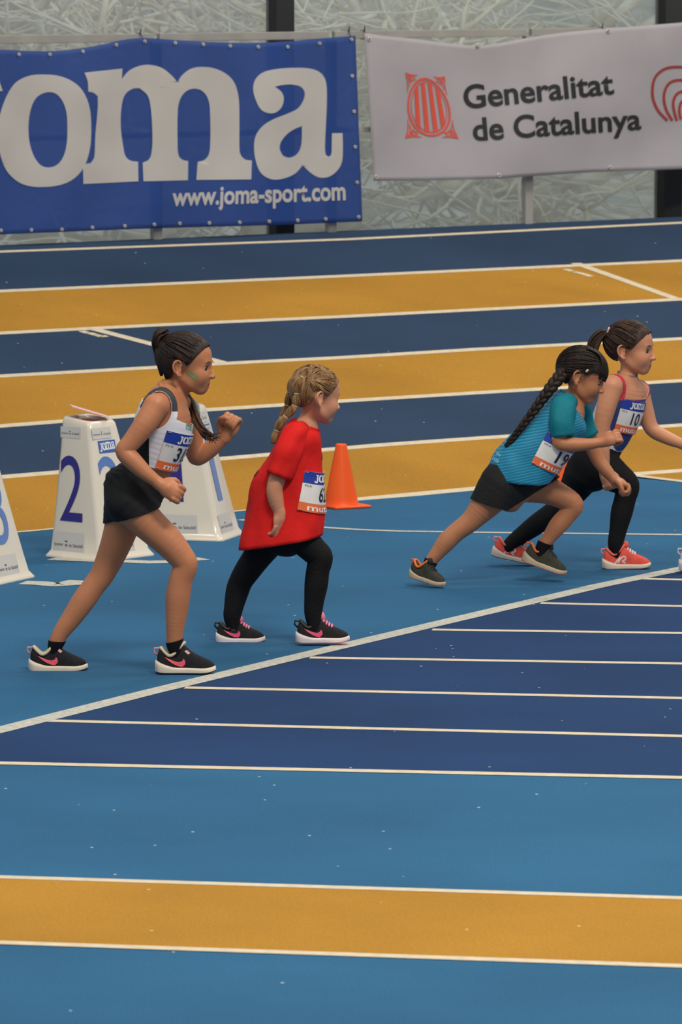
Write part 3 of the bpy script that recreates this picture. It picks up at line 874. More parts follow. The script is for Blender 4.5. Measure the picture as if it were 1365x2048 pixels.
def solve(prims, infl=0.0, h=VOX, subs=(), smooth=2):
    lo = np.min([p.box()[0] for p in prims], 0) - infl - 4 * h; hi = np.max([p.box()[1] for p in prims], 0) + infl + 4 * h
    n = np.ceil((hi - lo) / h).astype(int) + 1
    G = np.full(n, .3, np.float32)
    ax = [(h * np.arange(n[i])).astype(np.float32) for i in range(3)]
    def slc(bx, m):
        a, b = bx[0] - m, bx[1] + m
        i0 = np.clip(((a - lo) / h).astype(int), 0, n); i1 = np.clip(((b - lo) / h).astype(int) + 2, 0, n)
        return i0, i1
    def field(p, m):
        i0, i1 = slc(p.box(), m)
        D = np.full(i1 - i0, .3, np.float32)
        for bx, fn in p.segs():
            j0, j1 = slc(bx, m); j0 = np.maximum(j0, i0); j1 = np.minimum(j1, i1)
            if (j1 <= j0).any(): continue
            X = (lo[0] + h * np.arange(j0[0], j1[0]))[:, None, None]; Y = (lo[1] + h * np.arange(j0[1], j1[1]))[None, :, None]; Z = (lo[2] + h * np.arange(j0[2], j1[2]))[None, None, :]
            sl = tuple(slice(j0[q] - i0[q], j1[q] - i0[q]) for q in range(3))
            D[sl] = np.minimum(D[sl], fn(X, Y, Z).astype(np.float32))
        return tuple(slice(i0[q], i1[q]) for q in range(3)), D
    for p in prims:
        sl, d = field(p, p.k + infl + 3 * h); d -= infl; o = G[sl]
        q = np.clip(.5 + .5 * (d - o) / p.k, 0, 1)
        G[sl] = o * q + d * (1 - q) - p.k * q * (1 - q)
    for p in subs:
        sl, d = field(p, p.k + 3 * h); d = -d; o = G[sl]
        q = np.clip(.5 - .5 * (d - o) / p.k, 0, 1)
        G[sl] = o * q + d * (1 - q) + p.k * q * (1 - q)
    return nets(G, lo, h, smooth)
def nets(G, lo, h, smooth):
    S = G < 0
    c = np.zeros(tuple(np.array(G.shape) - 1), np.int8)
    for i in (0, 1):
        for j in (0, 1):
            for k in (0, 1):
                c += S[i:S.shape[0] - 1 + i, j:S.shape[1] - 1 + j, k:S.shape[2] - 1 + k]
    I = np.argwhere((c > 0) & (c < 8))
    idx = np.full(c.shape, -1, np.int32); idx[tuple(I.T)] = np.arange(len(I))
    cv = np.stack([G[I[:, 0] + (q & 1), I[:, 1] + ((q >> 1) & 1), I[:, 2] + ((q >> 2) & 1)] for q in range(8)], 1)
    acc = np.zeros((len(I), 3)); cnt = np.zeros(len(I))
    for a in range(8):
        for bit in (1, 2, 4):
            if a & bit: continue
            b = a | bit
            m = (cv[:, a] < 0) != (cv[:, b] < 0)
            t = np.where(m, cv[:, a] / np.where(m, cv[:, a] - cv[:, b], 1), 0)
            p = np.array([a & 1, (a >> 1) & 1, (a >> 2) & 1], float); d = np.array([bit == 1, bit == 2, bit == 4], float)
            acc += np.where(m[:, None], p + t[:, None] * d, 0); cnt += m
    V = lo + h * (I + acc / cnt[:, None])
    Q = []
    for axis in range(3):
        sl0 = [slice(None)] * 3; sl1 = [slice(None)] * 3
        sl0[axis] = slice(0, -1); sl1[axis] = slice(1, None)
        A, B = S[tuple(sl0)], S[tuple(sl1)]
        E = np.argwhere(A != B)
        o1, o2 = [(1, 2), (2, 0), (0, 1)][axis]
        ok = (E[:, o1] > 0) & (E[:, o2] > 0) & (E[:, o1] < c.shape[o1]) & (E[:, o2] < c.shape[o2]); E = E[ok]
        def ci(d1, d2):
            e = E.copy(); e[:, o1] += d1; e[:, o2] += d2; return idx[tuple(e.T)]
        q = np.stack([ci(-1, -1), ci(0, -1), ci(0, 0), ci(-1, 0)], 1)
        ins = A[tuple(E.T)]
        q[~ins] = q[~ins][:, ::-1]
        Q.append(q)
    Q = np.vstack(Q)
    e = np.vstack([Q[:, [0, 1]], Q[:, [1, 2]], Q[:, [2, 3]], Q[:, [3, 0]]])
    for it in range(smooth * 2):
        s = np.zeros_like(V); n = np.zeros(len(V))
        for a, b in ((0, 1), (1, 0)):
            for x in range(3): s[:, x] += np.bincount(e[:, a], V[e[:, b], x], len(V))
            n += np.bincount(e[:, a], minlength=len(V))
        V = V + (s / n[:, None] - V) * (.5 if it % 2 == 0 else -.42)
    return V, Q
def tris(Q): return np.vstack([Q[:, [0, 1, 2]], Q[:, [0, 2, 3]]])
def cut(V, T, *fields):
    """keep the part where every field < 0"""
    for f in fields:
        if len(T) == 0: break
        V, T = split_tris(V, T, f(V), -1); V, T = compact(V, T)
    return V, T
def zone_split(V, T, *fields):
    for f in fields: V, T = split_tris(V, T, f(V))
    cen = V[T].mean(1); ins = np.ones(len(T), bool)
    for f in fields: ins &= f(cen) < 0
    return compact(V, T[ins]), compact(V, T[~ins])
def vnormals(V, T):
    fn = np.cross(V[T[:, 1]] - V[T[:, 0]], V[T[:, 2]] - V[T[:, 0]]); N = np.zeros_like(V)
    for k in range(3):
        for x in range(3): N[:, x] += np.bincount(T[:, k], fn[:, x], len(V))
    return N / (np.linalg.norm(N, axis=1)[:, None] + 1e-12)

# skin, hair and cloth
def skin(name, rgb): return mat(name, rgb, .48, .05, 14, bump=.05, bscale=120, sss=.12, spec=.4)
def hairm(name, rgb, rgb2): return mat(name, rgb, .55, scale=60, rgb2=rgb2, stretch=(1, 1, .35), bump=.25, bscale=140, spec=.3)
M_LIP = mat('lips', (176, 88, 78), .45); M_EYE = mat('eye_white', (214, 206, 200), .25); M_IRIS = mat('eye_brown', (38, 24, 18), .15)
M_LASH = mat('lashes', (32, 22, 18), .7)
M_BLACKC = mat('black_jersey', (26, 26, 28), .75, .12, 20, bump=.25, bscale=60, spec=.25)
M_LEGG = mat('black_leggings', (20, 20, 22), .8, .1, 20, bump=.3, bscale=90, spec=.2)
M_SOCK = mat('black_sock', (22, 22, 26), .9, .1, 40, bump=.3, bscale=200, spec=.15)
M_BIBW = mat('bib_white', (226, 224, 220), .45, .03, 30); M_BIBB = mat('bib_blue', (38, 62, 160), .4); M_BIBO = mat('bib_orange', (232, 112, 62), .4)
M_INK = mat('bib_ink', (24, 26, 50), .5); M_GREEN = mat('green_face_paint', (112, 148, 92), .7, .1, 200)

class Girl:
    def __init__(s, foot, label, tone, name='person', hs=1.0):
        g = on_z(*foot); s.Y0 = g[1]; s.s = px_per_m(g); s.root = thing(name, g, label, 'person')
        s.skin = tone; s.prims = []; s.subs = []; s.tagd = {}
    def J(s, px, py, dy=0.0): return on_y(px, py, s.Y0 + dy)
    def add(s, p, *tags):
        s.prims.append(p)
        for t in tags: s.tagd.setdefault(t, []).append(p)
        return p
    def chain(s, pts, *tags, k=.014):
        return s.add(Cap([s.J(*p[:3]) for p in pts], [p[3] for p in pts], k), *tags)
    def sec(s, bx, by, fx, fy, a, dy=0.0, yaw=0.0):
        b, f = s.J(bx, by, dy), s.J(fx, fy, dy)
        lat = np.array([-math.sin(yaw), math.cos(yaw), 0]) * a
        return ((b + f) / 2, lat, (f - b) / 2)
    def part(s, name, V, F, m, parent=None, smooth=True, solid=0.0, label=None):
        return add(name, V, F, m, parent or s.root, smooth, solid, label=label)
    # ---- head
    def head(s, px, py, dy=0.0, yaw=0.0, pitch=0.0, roll=0.0, sc=1.0):
        s.ho = s.J(px, py, dy); s.hs = sc
        R = Matrix.Rotation(math.radians(yaw), 3, 'Z') @ Matrix.Rotation(math.radians(pitch), 3, 'Y') @ Matrix.Rotation(math.radians(roll), 3, 'X')
        s.HR = np.array(R)
        E = lambda c, r, k=.012, rot=None: Ell(s.hp(c), np.asarray(r) * sc, s.HR if rot is None else s.HR @ rot, k * sc)
        C = lambda pts, rad, k=.008: Cap([s.hp(p) for p in pts], np.asarray(rad) * sc, k * sc)
        A = lambda p: s.add(p, 'head')
        s.cran = [E((-.014, 0, .030), (.090, .073, .080), .02), E((.034, 0, .034), (.054, .058, .054), .03)]
        for p in s.cran: A(p)
        A(E((.034, 0, -.020), (.050, .054, .062), .02))
        A(E((.028, 0, -.056), (.045, .041, .032), .025))
        A(E((.0555, 0, -.084), (.0165, .017, .0140), .024))
        A(C([(-.002, -.044, -.046), (.025, -.038, -.066), (.052, -.016, -.084)], [.011, .012, .010], .025)); A(C([(-.002, .044, -.046), (.025, .038, -.066), (.052, .016, -.084)], [.011, .012, .010], .025))
        for sg in (-1, 1): A(E((.050, sg * .031, -.034), (.030, .026, .030), .022))
        A(E((.074, 0, .012), (.010, .036, .010), .02))
        A(C([(.081, 0, .004), (.0875, 0, -.014), (.0985, 0, -.0335)], [.0065, .0066, .0076], .012))
        A(E((.094, 0, -.038), (.010, .0135, .0068), .007))
        A(E((.066, 0, -.060), (.012, .024, .020), .018))
        A(E((.0765, 0, -.0620), (.0062, .0155, .0048), .005)); A(E((.0742, 0, -.0725), (.0062, .0135, .0052), .005))
        ca, sa = math.cos(math.radians(14)), math.sin(math.radians(14))
        rot = np.array([[ca, 0, -sa], [0, 1, 0], [sa, 0, ca]])
        for sg in (-1, 1):
            fl = math.radians(24) * sg
            rz = np.array([[math.cos(fl), -math.sin(fl), 0], [math.sin(fl), math.cos(fl), 0], [0, 0, 1]])
            A(E((-.018, sg * .074, -.006), (.016, .006, .027), .006, rz @ rot))
            hel = [(-.004, .074, .004), (-.006, .079, .016), (-.014, .083, .0225), (-.025, .087, .018), (-.031, .089, .004), (-.028, .087, -.012), (-.019, .082, -.024), (-.010, .077, -.032), (-.005, .073, -.028)]
            A(C([(x_, sg * y_, z_) for x_, y_, z_ in hel], [.0042] * 7 + [.0062, .0045], .003))
            s.subs.append(E((-.014, sg * .0855, -.003), (.0095, .0085, .0155), .003, rz @ rot))
            s.subs.append(E((.0935, sg * .031, -.006), (.013, .016, .011), .016))
        for sg in (-1, 1):
            s.subs.append(E((.084, sg * .0325, -.006), (.010, .0115, .0031), .003))
        s.subs.append(E((.0865, 0, -.0670), (.010, .0150, .0013), .002))
    def hp(s, p): return s.ho + s.HR @ (np.asarray(p, float) * s.hs)
    def hl(s, V): return (V - s.ho) @ s.HR / s.hs
    def build_body(s):
        s.BV, s.BQ = solve(s.prims, subs=s.subs, h=.0031)
        s.body = s.part('body', s.BV, s.BQ, s.skin)
        s.BT = tris(s.BQ)
        s.BVH = BVHTree.FromPolygons([tuple(v) for v in s.BV], s.BQ.tolist())
        L = s.hl(s.BV)
        near = (np.linalg.norm(L, axis=1) < .16)
        s.HT = s.BT[near[s.BT].all(1)]
        V, T = compact(s.BV, s.HT); s.HV, s.HT = V, T; s.HN = vnormals(V, T)
    def decal(s, name, m, fields, off=.0007):
        V, T = s.HV + s.HN * off, s.HT
        V, T = cut(V, T, *[(lambda f: (lambda v: f(s.hl(v))))(f) for f in fields])
        if len(T): return s.part(name, V, T, m)
    def on_head(s, p, off=.001):
        w = s.hp(p); q, n, i, d = s.BVH.find_nearest(Vector(w)); return np.array(q) + np.array(n) * off
    def face(s, brow, look=(0, 0), closed=False):
        ellf = lambda c, r: (lambda L: np.sqrt((((L - np.array(c)) / np.array(r)) ** 2).sum(1)) - 1)
        s.mouth()
        s.decal('lips', M_LIP, [ellf((.078, 0, -.0670), (.025, .0155, .0098))])
        for sg in (-1, 1):
            if not closed:
                cen = np.array((.0675, sg * .0315, -.006)); r = .0122
                n = 14; V = []
                d = np.array([1, sg * .25 + look[0], look[1]]); d /= np.linalg.norm(d)
                def ball(rr, a0, a1, m_):
                    up = np.array([0, 0, 1.0]); sd = np.cross(up, d); sd /= np.linalg.norm(sd); u2 = np.cross(d, sd)
                    V = [s.hp(cen + rr * (d * math.cos(a) + (sd * math.cos(t) + u2 * math.sin(t)) * math.sin(a))) for a in np.linspace(a0, a1, 8) for t in np.linspace(0, 2 * math.pi, n, endpoint=False)]
                    return V, [q for q in grid_faces(n, 8, True)]
                e = s.part('eye', *ball(r, .02, 2.0, 0), M_EYE)
                s.part('iris', *ball(r + .0004, .01, .62, 0), M_IRIS, parent=e)
            pass
            P = [s.on_head((.084, sg * y, z - .0085), .0010) for y, z in ((.020, .004), (.026, .0068), (.032, .0076), (.039, .0062), (.045, .002))] if not closed else \
                [s.on_head((.084, sg * y, z - .0085), .0010) for y, z in ((.019, .0), (.025, -.0025), (.032, -.0032), (.039, -.002), (.045, .002))]
            if not closed:
                PL = [s.on_head((.084, sg * y, z - .006), .0005) for y, z in ((.021, -.001), (.027, -.0036), (.033, -.004), (.040, -.0025))]
                s.part('eyelashes', *tube_mesh(catmull(PL, 3), .0006 * s.hs, 5), M_LASH)
            s.part('eyelashes', *tube_mesh(catmull(P, 3), .0011 * s.hs, 5), M_LASH)
            P = [s.on_head((.080, sg * y, z), .0008) for y, z in ((.013, .0165), (.022, .0180), (.034, .0175), (.046, .0105))]
            s.part('eyebrow', *tube_mesh(catmull(P, 4), np.array([1, 1.2, 1.3, 1.4, 1.5, 1.6, 1.6, 1.5, 1.4, 1.2, 1.0, .7, .4]) * .0013 * s.hs, 6), brow)
    def mouth(s):
        P = [s.on_head((.084 - 12 * y * y, y, -.0670 - 6 * y * y), .0003) for y in np.linspace(-.0155, .0155, 9)]
        s.part('mouth_line', *tube_mesh(P, .0009 * s.hs, 5), mat('mouth_line', (110, 50, 44), .7))
    def hair_cap(s, line, m, infl=.007, extra=(), name='hair'):
        prims = [Ell(p.c, p.r, p.R, p.k) for p in s.cran] + list(extra)
        V, Q = solve(prims, infl * s.hs, .0042)
        T = tris(Q); xs_, zs_ = [p[0] for p in line], [p[1] for p in line]
        f = lambda v: np.interp(s.hl(v)[:, 0], xs_, zs_) - s.hl(v)[:, 2]
        V, T = cut(V, T, f)
        return s.part(name, V, T, m, solid=-.003)
    def strands(s, m, line, target, n, seed, r=.0024, lift=.0085, name='hair_strands', parent=None, stop=1.0, side=None, xmax=None):
        """combed strands lying on the skull from the hairline to a gathering point"""
        rg = random.Random(seed); A = Acc()
        cen = np.array([-.010, 0, .031]); rad = np.array([.0905, .0735, .078]) + .002
        xs_, zs_ = [p[0] for p in line], [p[1] for p in line]
        def edge(x, sg):
            z = np.interp(x, xs_, zs_)
            q = 1 - ((x - cen[0]) / rad[0]) ** 2 - ((z - cen[2]) / rad[2]) ** 2
            if q <= 0: return None
            return np.array([x, sg * rad[1] * math.sqrt(q), z])
        tg = (np.asarray(target) - cen) / rad; tg /= np.linalg.norm(tg)
        for i in range(n):
            sg = rg.choice((-1, 1)) if side is None else side
            if rg.random() < .35:
                a = rg.uniform(-1.15, 1.15); p = np.array([math.cos(a), math.sin(a), rg.uniform(.35, .75)])
            else:
                e = edge(rg.uniform(xs_[0] + .005, xs_[-1] - .003 if xmax is None else xmax), sg)
                if e is None: continue
                p = (e - cen) / rad + np.array([rg.uniform(-.05, .0), 0, rg.uniform(0, .12)])
            p /= np.linalg.norm(p)
            tj = tg + np.array([rg.uniform(-1, 1), rg.uniform(-1, 1), rg.uniform(-1, 1)]) * .10; tj /= np.linalg.norm(tj)
            om = math.acos(np.clip(p @ tj, -1, 1))
            if om < .25: continue
            P = []; j = rg.uniform(.0, .003)
            for t in np.linspace(0, stop, 12):
                q = (math.sin((1 - t) * om) * p + math.sin(t * om) * tj) / math.sin(om)
                l = cen + q * (rad + lift + j - .0035 * (1 - t) ** 4)
                P.append(s.hp(l))
            rr = np.array([.4] + [1] * 9 + [.9, .7]) * r * rg.uniform(.7, 1.2) * s.hs
            A.put(*tube_mesh(P, rr, 5))
        return s.part(name, A.V, A.F, m, parent=parent)
    # ---- hands
    def fist(s, w, d, back, sc=1.0, thumb='index', *tags, curl=1.0):
        """closed hand: w wrist, d towards the knuckles, back = out of the back of the hand"""
        x = np.asarray(d, float); x /= np.linalg.norm(x); z = np.asarray(back, float); z = z - x * (z @ x); z /= np.linalg.norm(z)
        y = np.cross(z, x)
        if thumb == 'flip': y = -y
        L = lambda p: w + (x * p[0] + y * p[1] + z * p[2]) * sc
        s.add(Ell(L((.034, 0, .0)), np.array([.036, .030, .0165]) * sc, np.stack([x, y, z], 1), .010), 'hand')
        s.add(Cap([L((-.004, 0, 0)), L((.02, 0, 0))], [.0185 * sc, .022 * sc], .012), 'hand')
        for i, (yy, ln) in enumerate(((-.0225, .95), (-.0075, 1.05), (.0075, 1.0), (.0215, .85))):
            if curl >= 1:
                pts = [(.055, yy, .004), (.067 * (1 if i else .98), yy, -.006), (.066, yy * .95, -.024 * ln), (.047, yy * .9, -.034 * ln), (.036, yy * .9, -.026)]
            else:
                pts = [(.055, yy, .002), (.080 * ln, yy, -.003), (.098 * ln, yy * .95, -.014), (.104 * ln, yy * .9, -.030)]
            s.add(Cap([L(p) for p in pts], np.array([.0088, .0088, .0082, .0075, .007][:len(pts)]) * sc, .0035, 3), 'hand')
        th = [(.010, -.020, -.006), (.030, -.034, -.014), (.048, -.028, -.030), (.056, -.010, -.040)] if curl >= 1 else [(.010, -.020, -.004), (.032, -.036, -.012), (.056, -.038, -.018), (.070, -.034, -.022)]
        s.add(Cap([L(p) for p in th], np.array([.012, .0105, .0088, .0072]) * sc, .005, 3), 'hand')
    # ---- clothes cut from the skin's own shape
    def shell(s, name, prims, infl, m, fields, h=.0042, solid=.0, parent=None, k=None):
        V, Q = solve(prims, infl, h)
        V, T = cut(V, tris(Q), *fields)
        return s.part(name, V, T, m, solid=-.0025 if not solid else solid, parent=parent), V, T
    def plane(s, A, B, flip=1):
        """field negative on one side of the plane through pixels A, B and the viewing depth"""
        a, b = s.J(*A), s.J(*B); n = np.cross(b - a, np.array([0, 1.0, 0])); n /= np.linalg.norm(n)
        return lambda V: flip * ((V - a) @ n)
    # ---- bib pinned to the chest
    def bib(s, V, T, spine, number, size=(.20, .17), ang=0.0, fwd=(1, 0, 0), off=.004, R=.10, small='FCA', part_words='mutua'):
        """spine: two points (top, bottom) inside the torso; ang turns the bib round the body towards the camera"""
        bv = BVHTree.FromPolygons([tuple(v) for v in V], [tuple(int(i) for i in t) for t in T])
        a, b = map(np.asarray, spine); f = np.asarray(fwd, float); axd = (b - a) / np.linalg.norm(b - a)
        f = f - axd * (f @ axd); f /= np.linalg.norm(f); lft = np.cross(f, axd) * 1.0
        if lft[1] < 0: lft = -lft
        w, h = size; NU, NVv = 15, 9
        G = np.zeros((NVv, NU, 3)); prev = None
        for j in range(NVv):
            for i in range(NU):
                u = (i / (NU - 1) - .5) * w; ph = u / R + ang
                dd = f * math.cos(ph) + lft * math.sin(ph)
                o = a + (b - a) * (j / (NVv - 1))
                hit = bv.ray_cast(Vector(o + dd * .5), Vector(-dd), .6)
                rr = .5 - hit[3] if hit[0] is not None else R
                G[j, i] = (ph, rr, 0)
        # stiff paper: smooth the radius field
        rad = G[:, :, 1].copy(); mx = rad.copy()
        for it in range(6):
            pad = np.pad(rad, 1, mode='edge'); rad = (pad[:-2, 1:-1] + pad[2:, 1:-1] + pad[1:-1, :-2] + pad[1:-1, 2:] + 2 * rad) / 6
            rad = np.maximum(rad, mx)
        rad += off
        def at(u, v, e=0.0):          # u 0..1 left to right, v 0..1 bottom to top
            x = np.clip(u, 0, 1) * (NU - 1); y = (1 - np.clip(v, 0, 1)) * (NVv - 1)
            i = min(int(x), NU - 2); j = min(int(y), NVv - 2); fx, fy = x - i, y - j
            r = (rad[j, i] * (1 - fx) + rad[j, i + 1] * fx) * (1 - fy) + (rad[j + 1, i] * (1 - fx) + rad[j + 1, i + 1] * fx) * fy
            ph = ((u - .5) * w) / R + ang
            dd = f * math.cos(ph) + lft * math.sin(ph)
            return a + (b - a) * (1 - v) + dd * (r + e)
        def patch(v0, v1, m, name, parent, nu=24, nv=8, e=0.0, solid=.0012):
            V = [at(i / (nu - 1), v0 + (v1 - v0) * j / (nv - 1), e) for j in range(nv) for i in range(nu)]
            return s.part(name, V, grid_faces(nu, nv), m, parent=parent, solid=solid)
        root = patch(0, 1, M_BIBW, 'bib', None, nv=14)
        patch(.70, 1, M_BIBB, 'bib_band', root, e=.0016, solid=0); patch(0, .22, M_BIBO, 'bib_band', root, e=.0016, solid=0)
        def words(V2, T, u0, u1, v0, v1, m, name):
            V2 = V2.copy(); V2[:, 0] = u0 + V2[:, 0] / V2[:, 0].max() * (u1 - u0); V2[:, 1] = v0 + V2[:, 1] * (v1 - v0)
            V2, T = grid_split(V2, T, .05, .08)
            s.part(name, [at(u, v, .0032) for u, v in V2], T, m, parent=root, smooth=False)
        words(*logo2d(), .22, .78, .735, .965, M_WHITE, 'bib_logo')
        nw = .15 * len(number)
        words(*text2d(number, .012), .5 - nw / 2, .5 + nw / 2, .29, .66, M_INK, 'bib_number')
        words(*text2d(part_words, .014), .14, .86, .04, .20, M_WHITE, 'bib_words')
        words(*text2d(small, .0), .05, .18, .62, .67, M_INK, 'bib_small_words')
        for u, v in ((.02, .97), (.98, .97), (.02, .03), (.98, .03)):
            p0, p1 = at(u, v, .004), at(u + (.05 if u < .5 else -.05), v, .004)
            s.part('safety_pin', *tube_mesh([p0, (p0 + p1) / 2, p1], .0012, 5), M_BRASS, parent=root)
        return root
    # ---- shoe
    def shoe(s, heel, toe, dy, st, hgt=1.0, dy_toe=None):
        o = s.J(heel[0], heel[1], dy); t = s.J(toe[0], toe[1], dy if dy_toe is None else dy_toe)
        L = np.linalg.norm(t - o); x = (t - o) / L; y = np.cross(np.array([0, 0, 1.0]), x); y /= np.linalg.norm(y); z = np.cross(x, y)
        W = lambda a, b, c: o + (x * a + y * b + z * c * hgt) * L
        st_x = [0, .015, .04, .08, .12, .17, .22, .30, .38, .45, .51, .58, .66, .74, .82, .90, .95, .98, .995]
        tz = [.22, .33, .40, .425, .40, .345, .32, .345, .43, .485, .455, .385, .335, .295, .258, .220, .185, .15, .12]
        hw = [.035, .072, .095, .11, .116, .120, .120, .118, .116, .118, .124, .132, .140, .145, .140, .118, .086, .054, .022]
        sole_t = lambda a: .105 + .105 * max(0, 1 - a / .32) ** 1.2 - .012 * min(1, max(0, a - .5) / .4)
        spring = lambda a: (.42 * max(0, a - .80) ** 1.5 if a > .80 else 0) + (.5 * max(0, .10 - a) ** 1.5)
        nth = 15; V = []
        for a, tzz, w in zip(st_x, tz, hw):
            zb = sole_t(a) * .72 + spring(a); zt = tzz
            for q in range(nth):
                th = math.pi * q / (nth - 1); cx, sx = math.cos(th), math.sin(th)
                V.append(W(a, w * math.copysign(abs(cx) ** .75, cx), zb + (zt - zb) * sx ** .8))
        up = s.part('shoe', V, [f for f in grid_faces(nth, len(st_x))] + [tuple(range(nth - 1, -1, -1)), tuple(range((len(st_x) - 1) * nth, len(st_x) * nth))], st['upper'], label=st.get('label'))
        def side_y(a, c):
            w = np.interp(a, st_x, hw); zb = sole_t(a) * .72 + spring(a); zt = np.interp(a, st_x, tz)
            f = min(1, max(0, (c - zb) / (zt - zb))); sx = f ** (1 / .8); return w * max(0, 1 - sx * sx) ** .375
        # sole
        def outline(grow, zf, a0=-.03, a1=1.01):
            R_ = []
            AA = np.concatenate([np.linspace(0, 1, 20)])
            for sg in (-1, 1):
                for q in (AA if sg < 0 else AA[::-1]):
                    a = a0 + (a1 - a0) * (1 - math.cos(math.pi * q)) / 2
                    w = np.interp((a - a0) / (a1 - a0), [0, .012, .05, .14, .3, .45, .6, .74, .86, .93, .975, 1], [.0, .06, .105, .135, .135, .13, .148, .158, .145, .112, .07, .0]) * grow
                    R_.append(W(a, sg * w, zf(a)))
            return R_
        lev = [outline(.86, lambda a: spring(max(0, a)) + .004), outline(.97, lambda a: spring(max(0, a)) + .0, -.02, 1.0), outline(1.0, lambda a: spring(max(0, a)) + .02), outline(1.0, lambda a: spring(max(0, a)) + sole_t(max(0, a)) * .6), outline(.97, lambda a: spring(max(0, a)) + sole_t(max(0, a)), -.025, 1.0), outline(.84, lambda a: spring(max(0, a)) + sole_t(max(0, a)) * .98, .0, .98)]
        n = len(lev[0]); V = [p for r_ in lev for p in r_]
        s.part('sole', V, grid_faces(n, len(lev), True) + [tuple(range(n - 1, -1, -1)), tuple(range((len(lev) - 1) * n, len(lev) * n))], st['sole'], parent=up)
        if st.get('outsole'):
            lv = [outline(.9, lambda a: spring(max(0, a)) - .002), outline(1.005, lambda a: spring(max(0, a)) - .001, -.026, 1.013), outline(1.005, lambda a: spring(max(0, a)) + .017, -.031, 1.013)]
            s.part('outsole', [p for r_ in lv for p in r_], grid_faces(n, 3, True) + [tuple(range(n - 1, -1, -1))], st['outsole'], parent=up)
        # logo on both flanks
        if st.get('swoosh'):
            V2, T = fill(smooth_outline([(.136, .29), (.20, .235), (.27, .18), (.36, .137), (.44, .125), (.485, .165), (.487, .22), (.457, .267), (.445, .232), (.40, .205), (.33, .212), (.25, .238)], 3))
            V2, T = grid_split(V2, T, .04, .04)
            for sg in (-1, 1):
                s.part('logo', [W(a, sg * (side_y(a, c) + .006), c) for a, c in V2], T if sg < 0 else T[:, ::-1], st['swoosh'], parent=up)
        if st.get('emblem'):
            V2, T = join2([stroke(p, .035) for p in ([(.30, .14), (.36, .22), (.42, .27), (.47, .25), (.45, .20), (.40, .17), (.46, .13)], [(.24, .13), (.30, .20), (.36, .26)])])
            V2, T = grid_split(V2, T, .04, .04)
            for sg in (-1, 1):
                s.part('logo', [W(a, sg * (side_y(a, c) + .006), c) for a, c in V2], T if sg < 0 else T[:, ::-1], st['emblem'], parent=up)
        # collar, heel loop, laces
        ck = [(.065, 0, .435), (.085, .055, .425), (.14, .088, .365), (.21, .098, .31), (.29, .096, .335), (.37, .080, .42), (.44, .048, .50), (.475, 0, .525)]
        ck = ck + [(a, -b, c) for a, b, c in ck[-2:0:-1]]
        P = catmull([W(*q) for q in ck], 3, True); P = np.vstack([P, P[:1]])
        s.part('collar', *tube_mesh(P, .0062 * L / .22, 7, False), st['collar'], parent=up)
        s.part('heel_loop', *tube_mesh([W(.02, 0, .30), W(-.045, 0, .36), W(-.035, 0, .43), W(.05, 0, .425)], .0035, 6), st['loop'], parent=up)
        if st.get('laces'):
            for k_, a in enumerate((.52, .57, .62, .67)):
                zt = np.interp(a, st_x, tz)
                P = [W(a - .01, -.07, zt - .045), W(a, -.045, zt - .006), W(a + .004, 0, zt + .012), W(a, .045, zt - .006), W(a - .01, .07, zt - .045)]
                s.part('lace', *tube_mesh(catmull(P, 3), .0045, 6), st['laces'], parent=up)
            s.part('tongue', *tube_mesh([W(.50, 0, .44), W(.475, 0, .53), W(.46, 0, .58)], [.013, .012, .009], 8), st.get('tongue', st['laces']), parent=up)
        if st.get('strap'):
            for sg in (-1, 1):
                q = [(.475, .385), (.535, .33), (.575, .355), (.515, .41)]
                s.part('strap', [W(a, sg * (side_y(a, c - .03) * .6 + .03), c) for a, c in q] , [(0, 1, 2, 3)], st['strap'], parent=up, smooth=False, solid=.002)
        return up
    def sock(s, prim_tag, A, B, A2, B2, m=M_SOCK, infl=.0035):
        """band of the lower leg between two pixel planes"""
        return s.shell('sock', s.tagd[prim_tag], infl, m, [s.plane(A, B, 1), s.plane(A2, B2, -1)])
def ring_loft(secs, n=44, rows=5, seed=0, wr=.0, boxy=.9):
    P = np.array([np.concatenate([np.asarray(c), np.asarray(l), np.asarray(f)]) for c, l, f in secs])
    P = catmull(P, rows); V = []
    for j, p in enumerate(P):
        for k in range(n):
            th = 2 * math.pi * k / n
            cx, sx = math.cos(th), math.sin(th)
            ex = .9 + (boxy - .9) * j / (len(P) - 1)
            q = p[:3] + p[3:6] * math.copysign(abs(cx) ** ex, cx) + p[6:9] * math.copysign(abs(sx) ** ex, sx)
            if wr:
                nn = p[3:6] * cx / np.linalg.norm(p[3:6]) + p[6:9] * sx / np.linalg.norm(p[6:9])
                amp = wr * min(1, j / 6)
                q = q + nn * amp * (mnoise.noise(Vector((q[0] * 9 + seed, q[1] * 9, q[2] * 4))) + .6 * mnoise.noise(Vector((q[0] * 22, q[1] * 22 + seed, q[2] * 9))))
            V.append(q)
    V = np.array(V)
    return V, np.array(grid_faces(n, len(P), True))

